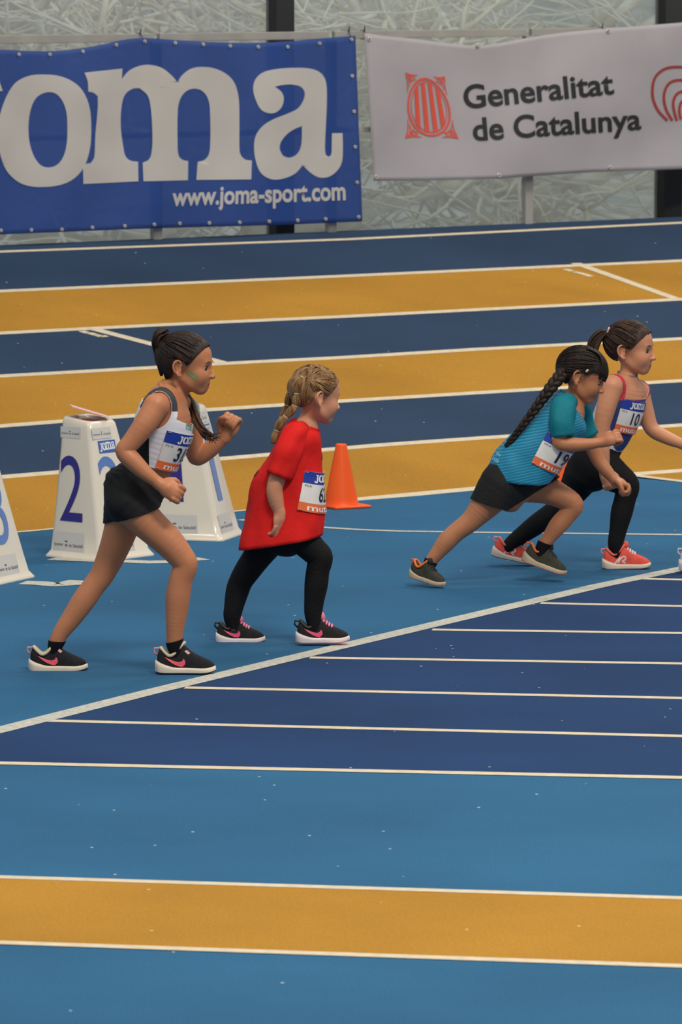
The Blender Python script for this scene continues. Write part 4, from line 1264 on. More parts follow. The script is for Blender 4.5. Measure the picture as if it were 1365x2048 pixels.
# ------------------------------------------------------------------ girl with white crop top
SH1 = dict(upper=mat('charcoal_mesh', (34, 33, 38), .8, .2, 60, bump=.3, bscale=300, spec=.2), sole=mat('cream_foam', (222, 208, 190), .7, .05, 30), outsole=mat('dark_rubber', (30, 30, 40), .7),
           swoosh=mat('coral_pink', (246, 92, 110), .45), collar=mat('cream_lining', (206, 190, 160), .8), loop=mat('pale_pink_web', (226, 150, 150), .7), strap=mat('pale_pink_tab', (232, 176, 168), .6), label='black running shoe with cream sole and pink curved logo')
g = G1 = Girl((240, 1343), 'girl in white crop top and black shorts, dark ponytail, fists raised to run', skin('tan_skin', (188, 123, 86)))
g.head(373, 731, 0, yaw=-9, pitch=1, sc=1.0)
torso = Loft([g.sec(224, 1030, 286, 1026, .08), g.sec(213, 1000, 303, 992, .100), g.sec(241, 963, 323, 966, .092), g.sec(266, 930, 342, 941, .084), g.sec(268, 888, 364, 904, .098), g.sec(270, 848, 382, 862, .112), g.sec(281, 817, 380, 829, .112), g.sec(306, 794, 376, 803, .085), g.sec(332, 786, 372, 792, .05)], .02)
g.add(torso, 'torso')
g.chain([(351, 800, 0, .040), (359, 775, 0, .036), (364, 752, 0, .036)], 'neck', k=.02)
g.chain([(345, 800, 0, .03), (330, 801, -.07, .030), (312, 812, -.122, .040)], 'torso2', k=.03)
g.chain([(355, 803, 0, .03), (366, 806, .07, .030), (378, 822, .12, .036)], 'torso2', k=.02)
g.chain([(312, 812, -.125, .044), (289, 850, -.150, .0405), (263, 884, -.158, .034), (249, 902, -.160, .032), (264, 920, -.166, .0335), (290, 945, -.172, .027), (320, 968, -.172, .0195)], 'arm', k=.012)
g.chain([(378, 824, .122, .038), (386, 870, .135, .036), (392, 913, .140, .031), (415, 902, .135, .032), (435, 888, .125, .025), (451, 875, .12, .0185)], 'arm', k=.012)
g.fist(g.J(322, 970, -.172), (.85, -.15, -.42), (-.1, -1, .35), 1.14, 'flip')
g.fist(g.J(452, 873, .12), (.42, .0, .9), (.35, .95, -.1), 1.12)
g.chain([(259, 1005, -.055, .076), (294, 1044, -.068, .062), (335, 1082, -.072, .055), (362, 1113, -.074, .047), (371, 1131, -.074, .0435), (362, 1160, -.072, .042), (356, 1195, -.070, .0435), (353, 1230, -.068, .038), (350, 1262, -.066, .031), (349, 1286, -.064, .027), (352, 1304, -.064, .020), (354, 1320, -.064, .015)], 'legs', 'legN', k=.02)
g.chain([(255, 1005, .055, .078), (243, 1055, .062, .062), (225, 1105, .062, .052), (205, 1148, .06, .044), (188, 1172, .058, .041), (166, 1203, .054, .042), (142, 1238, .05, .036), (123, 1264, .046, .030), (113, 1284, .044, .026), (108, 1302, .044, .019), (108, 1318, .044, .015)], 'legs', 'legF', k=.02)
g.build_body()
g.face(mat('dark_brow', (96, 62, 46), .8))
for a, b in (((.018, -.022), (.050, -.046)), ((.028, -.014), (.054, -.035))):
    a, b = np.array(a), np.array(b); d = (b - a) / np.linalg.norm(b - a); q = np.array([-d[1], d[0]]); c_ = (a + b) / 2; hl_ = np.linalg.norm(b - a) / 2
    wd = .0052 if a[0] < .02 else .0022
    g.decal('face_paint', M_GREEN, [lambda L, c_=c_, d=d, h_=hl_: np.abs((L[:, [0, 2]] - c_) @ d) - h_, lambda L, c_=c_, q=q, w_=wd: np.abs((L[:, [0, 2]] - c_) @ q) - w_, lambda L: L[:, 1]])
H1 = hairm('dark_brown_hair', (24, 16, 13), (54, 35, 26))
ln1 = [(-.12, -.062), (-.066, -.058), (-.040, -.032), (-.034, .026), (.002, .030), (.012, .004), (.024, .010), (.050, .042), (.070, .064), (.086, .082), (.11, .10)]
hair = g.hair_cap(ln1, H1)
g.strands(H1, ln1, (-.085, 0, .075), 230, 3, parent=hair)
bun = [g.hp(p) for p in ((-.082, .0, .080), (-.088, .02, .108), (-.082, .0, .118), (-.096, -.018, .112), (-.104, -.012, .085), (-.098, .0, .055), (-.088, 0, .03), (-.078, .0, .0), (-.068, .01, -.03))]
A = Acc(); rg = random.Random(2)
for q in range(16):
    o = np.array([rg.uniform(-1, 1) * .007 for _ in range(3)])
    A.put(*tube_mesh(catmull([b + o * (1 + .3 * i) for i, b in enumerate(bun)], 4), .0062, 6))
g.part('hair_bun', A.V, A.F, H1, parent=hair)
g.part('hair_tie', *tube_mesh([g.hp((-.088 + .014 * math.cos(t), .016 * math.sin(t), .083 + .010 * math.cos(t))) for t in np.linspace(0, 6.3, 14)], .004, 6), M_LASH, parent=hair)
H1b = hairm('brown_tail', (36, 23, 16), (104, 66, 40))
A = Acc()
for q in range(26):
    o = np.array([rg.uniform(-1, 1) for _ in range(3)]) * .009; e = np.array([rg.uniform(-1, 1), rg.uniform(-.5, .5), rg.uniform(-1, 1)]) * .022
    pts = [g.J(352, 770, .055), g.J(372, 790, .075), g.J(384, 812, .07), g.J(392, 835, .045), g.J(402, 855, .03), g.J(418, 870, .025), g.J(434 + rg.uniform(-14, 8), 880 + rg.uniform(-12, 4), .02)]
    pts = [p + o * (1, 1, 1, 1.1, 1.1, .8, .2)[i] + e * (0, 0, 0, .1, .2, .5, .6)[i] for i, p in enumerate(pts)]
    A.put(*tube_mesh(catmull(pts, 4), np.interp(np.linspace(0, 1, 25), [0, .6, 1], [.0045, .0045, .0012]), 5))
g.part('ponytail', A.V, A.F, H1b)
# top
M_TOPW = mat('white_sport_cloth', (226, 224, 232), .6, .02, 10, bump=.15, bscale=18)
neck = g.J(360, 798, -.005); shN = g.J(303, 817, -.16); shF = g.J(392, 830, .17)
dN = lambda V: np.linalg.norm((V - shN) / np.array([1.0, 1.15, 1.1]), axis=1); NP = g.plane((300, 806), (386, 850), -1)
if NP(g.J(360, 700)[None])[0] < 0: NP = g.plane((300, 806), (386, 850), 1)
fields = [g.plane((290, 926), (345, 943), -1),
          lambda V: .080 - np.linalg.norm((V - shN) / np.array([1.0, 1.15, 1.1]), axis=1), lambda V: .070 - np.linalg.norm(V - shF, axis=1),
          lambda V: np.minimum(np.minimum(dN(V) - .106, np.linalg.norm(V - shF, axis=1) - .094), NP(V))]
o, V, T = g.shell('crop_top', g.tagd['torso'] + g.tagd['torso2'], .006, M_TOPW, fields)
TOP1 = (V, T)
Nv = vnormals(V, T)
M_TRIM = mat('charcoal_trim', (58, 60, 64), .7); M_TEAL = mat('teal_pattern', (30, 100, 100), .6, scale=60, rgb2=(190, 214, 208))
Vo = V + Nv * .0012
sub, _ = zone_split(Vo, T, lambda v: (v[:, 0] - g.J(300, 900)[0]), g.plane((250, 868), (320, 872), 1), lambda v: v[:, 1] - g.Y0 + .01)
g.part('side_panel', *sub, M_BLACKC, parent=o)
sub, _ = zone_split(Vo, T, lambda v: .080 - .014 - np.linalg.norm((v - shN) / np.array([1.0, 1.15, 1.1]), axis=1), lambda v: np.linalg.norm((v - shN) / np.array([1.0, 1.15, 1.1]), axis=1) - .080 - .028, g.plane((270, 812), (362, 818), -1))
g.part('strap', *sub, M_TRIM, parent=o)
sub, _ = zone_split(Vo, T, lambda v: -NP(v) - .016, lambda v: g.J(374, 850)[0] - v[:, 0])
g.part('trim', *sub, M_TEAL, parent=o)
sub, _ = zone_split(Vo, T, g.plane((290, 918), (345, 935), 1), lambda v: g.J(322, 930)[0] - v[:, 0])
g.part('trim', *sub, M_TEAL, parent=o)
g.bib(V, T, (g.J(331, 853), g.J(308, 930)), '313', (.20, .16), ang=-.47, R=.098)
o, V, T = g.shell('shorts', g.tagd['torso'] + g.tagd['legs'], .0065, M_BLACKC, [g.plane((236, 914), (340, 966), 1), g.plane((204, 1050), (320, 1011), -1)])
g.sock('legN', (330, 1282), (371, 1272), (330, 1330), (371, 1330)); g.sock('legF', (90, 1283), (134, 1287), (90, 1325), (134, 1325))
g.shoe((314, 1346), (431, 1346), -.064, SH1); g.shoe((61, 1343), (175, 1341), .044, SH1)
g.part('bracelet', *tube_mesh([g.J(318, 967, -.172) + .0205 * (np.array([0, 1, 0]) * math.cos(t) + np.array([-.45, 0, .9]) * math.sin(t)) for t in np.linspace(0, 6.283, 20)], .0018, 5), mat('red_thread', (200, 50, 60), .7))
g.part('bracelet', *tube_mesh([g.J(448, 879, .12) + .0205 * (np.array([0, 1, 0]) * math.cos(t) + np.array([.8, 0, -.5]) * math.sin(t)) for t in np.linspace(0, 6.283, 20)], .002, 5), mat('pink_thread', (220, 120, 120), .7))

# ------------------------------------------------------------------ girl in the long red T-shirt
M_NUDE = mat('nude_elastic', (206, 184, 150), .6)
SH2 = dict(upper=mat('black_mesh', (38, 36, 38), .8, .2, 60, bump=.3, bscale=300, spec=.2), sole=mat('white_foam', (226, 214, 214), .7, .05, 30), outsole=mat('pink_rubber', (200, 130, 150), .7),
           swoosh=mat('hot_pink', (240, 84, 130), .45), collar=mat('grey_lining', (62, 62, 58), .85), loop=M_TIE, laces=mat('rose_lace', (236, 130, 160), .7), label='black running shoe with white sole, pink laces and pink curved logo')
g = G2 = Girl((572, 1286), 'small girl in long red T-shirt and black leggings with blond bubble braids', skin('fair_skin', (206, 144, 112)))
g.head(631, 793, 0, yaw=24, pitch=6, sc=.97)
g.add(Loft([g.sec(596, 846, 634, 856, .05), g.sec(580, 862, 636, 872, .085), g.sec(566, 890, 637, 890, .108), g.sec(556, 930, 637, 925, .108), g.sec(545, 970, 634, 965, .10), g.sec(525, 1020, 626, 1015, .11), g.sec(514, 1055, 620, 1050, .10), g.sec(522, 1085, 600, 1080, .08)], .02), 'torso')
g.chain([(613, 858, 0, .038), (620, 832, 0, .034), (627, 812, 0, .034)], 'neck', k=.02)
g.chain([(610, 860, 0, .03), (600, 862, -.06, .032), (589, 878, -.095, .038)], 'torso2', k=.02)
g.chain([(615, 862, 0, .03), (612, 864, .06, .032), (606, 880, .095, .036)], 'torso2', k=.02)
g.chain([(588, 879, -.10, .038), (571, 920, -.128, .034), (551, 970, -.138, .0305), (552, 998, -.138, .029), (560, 1026, -.138, .0200)], 'arm', k=.012)
g.chain([(608, 880, .10, .037), (600, 920, .125, .033), (598, 968, .128, .030), (606, 998, .12, .027), (612, 1022, .115, .0195)], 'arm', k=.012)
g.fist(g.J(560, 1026, -.138), (-.08, 0, -1), (.75, -.65, 0), .92, 'flip', curl=.5)
g.fist(g.J(612, 1024, .115), (.1, 0, -1), (.6, .8, 0), .9, curl=.5)
g.chain([(584, 1050, -.05, .068), (606, 1078, -.058, .054), (627, 1100, -.06, .047), (641, 1115, -.062, .0425), (636, 1142, -.062, .039), (633, 1168, -.062, .0395), (629, 1200, -.062, .033), (627, 1226, -.062, .029), (629, 1248, -.062, .022), (631, 1264, -.062, .016)], 'legs', 'legN', k=.018)
g.chain([(548, 1062, .05, .072), (521, 1104, .055, .052), (494, 1143, .055, .044), (482, 1163, .055, .040), (475, 1182, .055, .039), (468, 1213, .05, .032), (465, 1232, .05, .029), (467, 1250, .05, .022), (469, 1264, .05, .016)], 'legs', 'legF', k=.018)
g.build_body()
g.face(mat('blond_brow', (96, 66, 46), .8), look=(0, -.4))
H2 = hairm('dark_blond_hair', (92, 66, 42), (168, 128, 84))
ln2 = [(-.12, -.055), (-.066, -.052), (-.040, -.030), (-.034, .026), (.0, .030), (.012, .006), (.028, .018), (.055, .046), (.075, .068), (.09, .082), (.11, .09)]
hair = g.hair_cap(ln2, H2, .006)
g.strands(H2, ln2, (-.055, -.052, .060), 120, 5, parent=hair, side=-1, r=.0026)
g.strands(H2, ln2, (-.055, .052, .060), 90, 6, parent=hair, side=1, r=.0026)
def bubble_braid(g, pts, n_b, m, parent, r0=.0075, r1=.0165, seed=1):
    P = catmull([g.J(*p) for p in pts], 8); u = np.linspace(0, 1, len(P)); rg = random.Random(seed)
    env = np.interp(u, [0, .25, .75, 1], [.75, 1, .95, .65])
    bub = np.abs(np.sin(u * math.pi * n_b)) ** .7
    A = Acc()
    A.put(*tube_mesh(P, (r0 + (r1 - r0) * bub) * env * .86, 10))
    for q in range(14):
        th = 2 * math.pi * q / 14 + rg.uniform(-.2, .2); Q = []
        for i, p in enumerate(P):
            t = P[min(i + 1, len(P) - 1)] - P[max(i - 1, 0)]; t /= np.linalg.norm(t)
            a = np.cross(t, [0, 1, .1]); a /= np.linalg.norm(a); b = np.cross(t, a)
            Q.append(p + (a * math.cos(th) + b * math.sin(th)) * (r0 + (r1 - r0) * bub[i]) * env[i] * .88)
        A.put(*tube_mesh(Q, .0026, 5))
    o = g.part('braid', A.V, A.F, m, parent=parent)
    for k_ in range(1, n_b):
        i = int(round(k_ / n_b * (len(P) - 1))); t = P[min(i + 1, len(P) - 1)] - P[i - 1]; t /= np.linalg.norm(t)
        a = np.cross(t, [0, 1, .1]); a /= np.linalg.norm(a); b = np.cross(t, a); r = r0 * env[i] + .0025
        g.part('hair_elastic', *tube_mesh([P[i] + (a * math.cos(w) + b * math.sin(w)) * r for w in np.linspace(0, 6.283, 14)], .0022, 5), M_NUDE, parent=hair)
    return o
bubble_braid(g, [(626, 738, -.035), (610, 748, -.055), (598, 770, -.068), (593, 797, -.072), (591, 812, -.075), (578, 827, -.075), (560, 848, -.08), (551, 869, -.08), (546, 887, -.08)], 6, H2, hair)
bubble_braid(g, [(606, 738, .035), (592, 752, .05), (582, 775, .055), (578, 802, .05), (571, 822, .04), (560, 846, .02), (553, 866, .01), (549, 882, .0)], 6, H2, hair, seed=4)
M_RED = mat('red_jersey', (214, 34, 32), .75, .04, 12, bump=.6, bscale=11, spec=.15)
V, F = ring_loft([g.sec(586, 838, 639, 860, .058), g.sec(578, 846, 641, 868, .105), g.sec(562, 868, 643, 884, .130), g.sec(537, 911, 644, 912, .13), g.sec(514, 950, 645, 950, .132), g.sec(498, 1000, 647, 998, .136), g.sec(487, 1050, 649, 1036, .140), g.sec(479, 1097, 648, 1067, .146)], 56, 5, 1, .016, .62)
tee = g.part('t_shirt', V, F, M_RED, solid=-.003)
TV, TT = V, tris(F)
def tee_sleeve(g, P, R, m, parent, flat=.92, n=36, wr=.006):
    P = catmull(np.array([g.J(*p) for p in P]), 5); R = np.interp(np.linspace(0, 1, len(P)), np.linspace(0, 1, len(R)), R); V = []
    for i, p in enumerate(P):
        t = P[min(i + 1, len(P) - 1)] - P[max(i - 1, 0)]; t /= np.linalg.norm(t)
        a = np.cross(t, [0, 1, 0]); a /= np.linalg.norm(a); b = np.cross(t, a)
        for k in range(n):
            w = 2 * math.pi * k / n; q = p + (a * math.cos(w) + b * math.sin(w) * flat) * R[i]
            V.append(q + (a * math.cos(w) + b * math.sin(w)) * wr * (mnoise.noise(Vector(q * 18)) + 1.1 * mnoise.noise(Vector((w * 1.6, i * .12, p[0])))) * min(1, i / 4))
    return g.part('sleeve', V, [f[::-1] for f in grid_faces(n, len(P), True)], m, parent=parent, solid=-.0025)
tee_sleeve(g, [(606, 858, -.05), (592, 872, -.095), (574, 908, -.130), (556, 953, -.140)], [.030, .052, .048, .045], M_RED, tee)
tee_sleeve(g, [(612, 860, .05), (608, 874, .095), (602, 915, .122), (599, 948, .128)], [.030, .050, .046, .043], M_RED, tee)
g.part('collar', *tube_mesh([p for p in np.vstack([V[0:56], V[0:1]])] if False else np.vstack([TV[:56], TV[:1]]), .0045, 6, False), M_RED, parent=tee)
Nn = vnormals(TV, TT); 
for px_, dy_, r_ in (((513, 947), -.05, .014), ((643, 914), -.03, .014)):
    c_ = g.J(*px_, dy_); sgn = 1 if np.dot(Nn[0], TV[0] - g.J(613, 850)) > 0 else -1
    (v_, t_), _ = zone_split(TV + Nn * .0018 * sgn, TT, lambda v, c_=c_, r_=r_: np.linalg.norm(v - c_, axis=1) - r_ * 1.2)
    if len(t_): g.part('print', v_, t_, M_PRINT_K, parent=tee)
g.bib(TV, TT, (g.J(592, 930), g.J(574, 1006)), '62', (.20, .155), ang=-.50, R=.125, off=.004)
g.shell('leggings', g.tagd['legs'] + g.tagd['torso'], .0045, M_LEGG, [g.plane((500, 1035), (640, 1020), 1), g.plane((400, 1260), (700, 1260), -1)])
g.shoe((595, 1286), (699, 1284), -.062, SH2); g.shoe((435, 1286), (530, 1284), .05, SH2)
g.part('earring', *tube_mesh([g.hp((-.008, -.079, -.036)), g.hp((-.008, -.082, -.037))], .0022, 6), M_BRASS)

# ------------------------------------------------------------------ girl in the teal shirt, leaning forward
SH3 = dict(upper=mat('olive_mesh', (62, 62, 54), .8, .2, 60, bump=.3, bscale=300, spec=.2), sole=mat('tan_foam', (186, 170, 144), .8, .08, 30), outsole=mat('orange_rubber', (224, 112, 60), .7), collar=mat('orange_lining', (232, 118, 52), .8), loop=mat('orange_web', (226, 104, 60), .7), laces=mat('dark_lace', (34, 34, 36), .8), label='olive-grey trail shoe with orange heel and lining')
g = G3 = Girl((930, 1168), 'girl in teal running shirt and black shorts bending forward, long dark braid', skin('olive_skin', (182, 120, 84)))
g.head(1164, 752, 0, yaw=-4, pitch=17, sc=1.0)
g.add(Loft([g.sec(1126, 790, 1156, 818, .05), g.sec(1107, 802, 1164, 840, .085), g.sec(1087, 824, 1158, 868, .108), g.sec(1057, 854, 1134, 900, .106), g.sec(1027, 884, 1108, 930, .10), g.sec(1006, 914, 1085, 958, .098), g.sec(985, 948, 1065, 982, .102), g.sec(972, 978, 1045, 1004, .088)], .02), 'torso')
g.chain([(1140, 808, 0, .036), (1150, 788, 0, .033), (1158, 772, 0, .034)], 'neck', k=.02)
g.chain([(1138, 806, 0, .03), (1132, 808, -.06, .032), (1129, 822, -.095, .038)], 'torso2', k=.02)
g.chain([(1145, 812, 0, .03), (1152, 816, .06, .032), (1160, 830, .095, .036)], 'torso2', k=.02)
g.chain([(1129, 823, -.10, .038), (1124, 852, -.13, .035), (1119, 884, -.14, .0285), (1146, 889, -.142, .029), (1180, 888, -.138, .0225), (1207, 884, -.132, .0178)], 'arm', k=.012)
g.chain([(1160, 830, .10, .037), (1178, 874, .125, .033), (1196, 917, .128, .0285), (1214, 942, .115, .026), (1231, 961, .10, .0185)], 'arm', k=.012)
g.fist(g.J(1208, 884, -.132), (.95, -.1, .42), (-.35, -1, .55), 1.0, 'flip')
g.fist(g.J(1232, 962, .10), (.85, -.2, -.45), (.1, .35, .9), 1.0)
g.chain([(1000, 973, -.05, .080), (976, 1004, -.058, .063), (952, 1032, -.06, .047), (938, 1046, -.06, .042), (914, 1064, -.06, .038), (894, 1083, -.06, .038), (876, 1105, -.062, .030), (863, 1122, -.064, .025), (856, 1138, -.07, .019), (852, 1150, -.075, .015)], 'legs', 'legN', k=.018)
g.chain([(1035, 965, .05, .080), (1086, 977, .058, .061), (1120, 991, .06, .050), (1147, 1009, .06, .0425), (1136, 1029, .06, .038), (1118, 1050, .06, .038), (1101, 1072, .06, .030), (1088, 1090, .06, .025), (1080, 1106, .06, .019), (1076, 1116, .06, .015)], 'legs', 'legF', k=.018)
g.build_body()
g.face(mat('black_brow', (44, 28, 22), .8), look=(0, -.45))
H3 = hairm('black_brown_hair', (20, 14, 11), (46, 31, 23))
ln3 = [(-.12, -.075), (-.066, -.068), (-.042, -.035), (-.036, .026), (.002, .030), (.012, .012), (.022, .016), (.040, .032), (.075, .034), (.12, .034)]
hair = g.hair_cap(ln3, H3, .008)
g.strands(H3, ln3, (-.098, 0, .010), 170, 9, parent=hair, lift=.010, xmax=.010)
A = Acc(); rg = random.Random(11)
for q in range(90):
    y_ = rg.uniform(-.052, .052); j = rg.uniform(0, .003); zb = .006 + rg.uniform(-.006, .006) + .012 * abs(y_) / .05
    P = [g.hp(p) for p in ((-.015, y_ * .6, .1165 + j), (.038, y_ * .85, .108 + j), (.072 + j - 6 * y_ * y_, y_, .088), (.092 + j - 9 * y_ * y_, y_ * 1.05, .055), (.097 + j - 11 * y_ * y_, y_ * 1.08, .030), (.096 + j - 11 * y_ * y_, y_ * 1.08, zb))]
    A.put(*tube_mesh(catmull(P, 3), np.interp(np.linspace(0, 1, 16), [0, .8, 1], [.0032, .0032, .001]), 5))
g.part('fringe', A.V, A.F, H3, parent=hair)
P = catmull([g.J(1140, 738, -.03), g.J(1122, 752, -.05), g.J(1098, 781, -.075), g.J(1074, 814, -.085), g.J(1050, 846, -.085), g.J(1030, 872, -.08), g.J(1012, 893, -.075)], 10)
A = Acc(); u = np.linspace(0, 1, len(P))
for ph in (0, 2.094, 4.189):
    Q = []
    for i, p in enumerate(P):
        t = P[min(i + 1, len(P) - 1)] - P[max(i - 1, 0)]; t /= np.linalg.norm(t); b = np.cross(t, [0, 1, 0]); b /= np.linalg.norm(b); c_ = np.cross(b, t)
        w = u[i] * 2 * math.pi * 5.5 + ph; am = .017 * (1 - .72 * u[i])
        Q.append(p + b * math.sin(w) * am + c_ * math.sin(2 * w) * am * .5)
    A.put(*tube_mesh(Q, .0165 * (1 - .75 * u) + .001, 8))
for q in range(40):
    i0 = rg.randint(0, len(P) - 14); o_ = np.array([rg.uniform(-1, 1) for _ in range(3)]) * .02 * (1 - .6 * i0 / len(P))
    A.put(*tube_mesh(P[i0:i0 + 12] + o_, .0016, 4))
g.part('braid', A.V, A.F, H3, parent=hair)
g.part('hair_clip', *tube_mesh([g.hp((.012, -.091, .028)), g.hp((.018, -.0915, .040))], [.0045, .0035], 8), mat('pearl_clip', (226, 206, 170), .3))
def stripe_mat(name, rgb, rgb2):
    m = mat(name, rgb, .55, spec=.3); nt = m.node_tree; N = nt.nodes; L = nt.links; b = N['Principled BSDF']
    tc = [n for n in N if n.type == 'TEX_COORD'][0]
    mp = N.new('ShaderNodeMapping'); mp.inputs['Rotation'].default_value = (0, math.radians(12), 0); L.new(tc.outputs['Object'], mp.inputs['Vector'])
    w = N.new('ShaderNodeTexWave'); w.bands_direction = 'Z'; w.inputs['Scale'].default_value = 28; w.inputs['Distortion'].default_value = 1.2; w.inputs['Detail'].default_value = 2
    L.new(mp.outputs['Vector'], w.inputs['Vector'])
    r = N.new('ShaderNodeValToRGB'); r.color_ramp.elements[0].color = (*lin(rgb), 1); r.color_ramp.elements[1].color = (*lin(rgb2), 1)
    r.color_ramp.elements[0].position = .45; r.color_ramp.elements[1].position = .9
    L.new(w.outputs['Fac'], r.inputs['Fac']); L.new(r.outputs['Color'], b.inputs['Base Color'])
    return m
M_TEALS = stripe_mat('teal_striped_jersey', (24, 114, 150), (48, 146, 182)); M_TEALP = mat('teal_jersey', (20, 118, 134), .7, .05, 14, bump=.7, bscale=13, spec=.2)
def tilt(sec, dz):
    c, l, f = sec; return (c, l + np.array([0, 0, dz]), f)
V, F = ring_loft([g.sec(1122, 780, 1162, 820, .058), g.sec(1110, 790, 1168, 838, .105), g.sec(1088, 812, 1172, 864, .130), g.sec(1050, 850, 1150, 900, .130), tilt(g.sec(1013, 886, 1126, 930, .134), .008), tilt(g.sec(990, 907, 1114, 944, .138), .02), tilt(g.sec(974, 938, 1104, 953, .142), .035)], 56, 5, 3, .014, .75)
tee = g.part('running_shirt', V, F, M_TEALS, solid=-.003)
TV, TT = V, tris(F)
tee_sleeve(g, [(1143, 800, -.05), (1130, 814, -.095), (1124, 844, -.130), (1127, 873, -.138)], [.030, .052, .048, .041], M_TEALP, tee)
tee_sleeve(g, [(1150, 808, .05), (1160, 824, .095), (1168, 850, .120), (1178, 872, .126)], [.030, .050, .046, .041], M_TEALP, tee)
g.part('collar', *tube_mesh(np.vstack([TV[:56], TV[:1]]), .004, 6, False), M_TEALP, parent=tee)
g.bib(TV, TT, (g.J(1108, 862), g.J(1075, 926)), '19', (.20, .155), ang=-.95, R=.118, off=.004, fwd=(.8, 0, -.6))
def side_text(g, V, T, s_, u0, dx, dy_, m, parent):
    """small print on the flank facing the camera"""
    bv = BVHTree.FromPolygons([tuple(v) for v in V], [tuple(int(i) for i in t) for t in T])
    # the worn print is unreadable: a row of short pale strokes
    V2, T2 = join2([fill(np.array([(k_ * .62, 0), (k_ * .62 + .42, .08), (k_ * .62 + .42, .92), (k_ * .62, 1.0)])) for k_ in range(s_)]); out = []
    for a, b in V2:
        px_ = u0[0] + dx[0] * a + dy_[0] * b; py_ = u0[1] + dx[1] * a + dy_[1] * b
        d_ = ray(px_, py_); d_ = d_ / np.linalg.norm(d_); h_ = bv.ray_cast(Vector(CAM), Vector(d_), 60)
        out.append(CAM + d_ * ((h_[3] if h_[0] is not None else np.linalg.norm(g.J(px_, py_, -.14) - CAM)) - .004))
    g.part('print', out, T2, m, parent=parent, smooth=False)
M_PALE = mat('pale_blue_print', (120, 180, 214), .6)
side_text(g, TV, TT, 4, (984, 919), (5.2, 3.4), (3.4, -6.5), M_PALE, tee)
side_text(g, TV, TT, 3, (993, 909), (4.6, 3.0), (2.4, -4.5), M_PALE, tee)
cp = [Cap([g.J(1010, 955, -.045), g.J(990, 1005, -.06), g.J(984, 1024, -.06)], [.080, .078, .077], .03), Cap([g.J(1040, 958, .045), g.J(1085, 974, .06), g.J(1105, 984, .06)], [.080, .072, .068], .03)]
g.shell('shorts', cp + [Loft([g.sec(998, 922, 1082, 964, .108), g.sec(979, 950, 1068, 985, .110), g.sec(965, 978, 1052, 1008, .098)], .03)] + [Cap(p_.P[:14, :3], p_.P[:14, 3] + .008, .02, 1) for p_ in g.tagd['legs']], .0, M_BLACKC, [g.plane((960, 912), (1110, 962), 1) if False else (lambda V: V[:, 2] - g.J(1040, 925)[2]), g.plane((945, 995), (1030, 1021), -1), g.plane((1119, 957), (1058, 991), 1)])
g.sock('legN', (845, 1108), (885, 1130), (830, 1152), (875, 1165)); g.sock('legF', (1070, 1080), (1106, 1094), (1055, 1118), (1095, 1128))
g.shoe((821, 1153), (889, 1174), -.055, SH3, dy_toe=-.15); g.shoe((1045, 1122), (1131, 1152), .06, SH3)
g.part('bracelet', *tube_mesh([g.J(1206, 884, -.132) + .0195 * (np.array([0, 1, 0]) * math.cos(t) + np.array([-.2, 0, .95]) * math.sin(t)) for t in np.linspace(0, 6.283, 20)], .0024, 5), mat('pink_beads', (236, 110, 150), .5))

# ------------------------------------------------------------------ girl with the red straps and ponytail
SH4 = dict(upper=mat('coral_mesh', (226, 88, 74), .75, .12, 60, bump=.2, bscale=300, spec=.2), sole=mat('ivory_foam', (220, 206, 190), .75, .05, 30), outsole=mat('grey_rubber', (120, 108, 102), .8), emblem=mat('white_emblem', (232, 200, 190), .6), collar=mat('coral_lining', (236, 110, 100), .8), loop=mat('coral_web', (236, 150, 140), .7), laces=mat('silver_lace', (214, 206, 214), .6), tongue=mat('coral_tongue', (226, 88, 74), .75), label='coral running shoe with ivory sole and pale emblem')
g = G4 = Girl((1180, 1134.5), 'girl with red-strapped white singlet, black leggings and coral shoes, brown ponytail', skin('light_skin', (202, 140, 106)))
g.head(1262, 699, 0, yaw=-17, pitch=-1, sc=1.02)
PSI = math.radians(-36); LFT = np.array([-math.sin(PSI), math.cos(PSI), 0])
def secs_c(g, L_):
    C_ = [g.J(p[0], p[1]) for p in L_]; out = []
    for i, p in enumerate(L_):
        t = C_[min(i + 1, len(C_) - 1)] - C_[max(i - 1, 0)]; t /= np.linalg.norm(t); f = np.cross(LFT, t); f /= np.linalg.norm(f); l = np.cross(t, f)
        out.append((C_[i], l * p[2], f * p[3]))
    return out
g.add(Loft(secs_c(g, [(1255, 757, .045, .04), (1253, 771, .085, .055), (1248, 793, .112, .074), (1237, 825, .108, .084), (1221, 862, .096, .080), (1204, 895, .09, .076), (1189, 925, .10, .092), (1177, 955, .085, .075)]), .02), 'torso')
g.chain([(1254, 766, 0, .038), (1257, 745, 0, .0345), (1260, 726, 0, .035)], 'neck', k=.02)
g.chain([(1251, 766, 0, .03), (1238, 766, -.06, .032), (1225, 773, -.10, .042)], 'torso2', k=.02)
g.chain([(1258, 768, 0, .03), (1270, 772, .05, .032), (1280, 782, .085, .038)], 'torso2', k=.02)
g.chain([(1225, 774, -.105, .045), (1213, 816, -.122, .041), (1204, 862, -.13, .032), (1206, 900, -.135, .030), (1211, 942, -.135, .0195)], 'arm', k=.012)
g.chain([(1281, 783, .09, .040), (1291, 820, .09, .036), (1305, 858, .08, .031), (1336, 876, .05, .028), (1368, 889, .02, .0205)], 'arm', k=.012)
g.fist(g.J(1211, 943, -.135), (.32, -.1, -1), (-.55, -.8, 0), 1.05, 'flip')
g.fist(g.J(1369, 889, .02), (1, -.2, -.3), (0, .6, .8), 1.05)
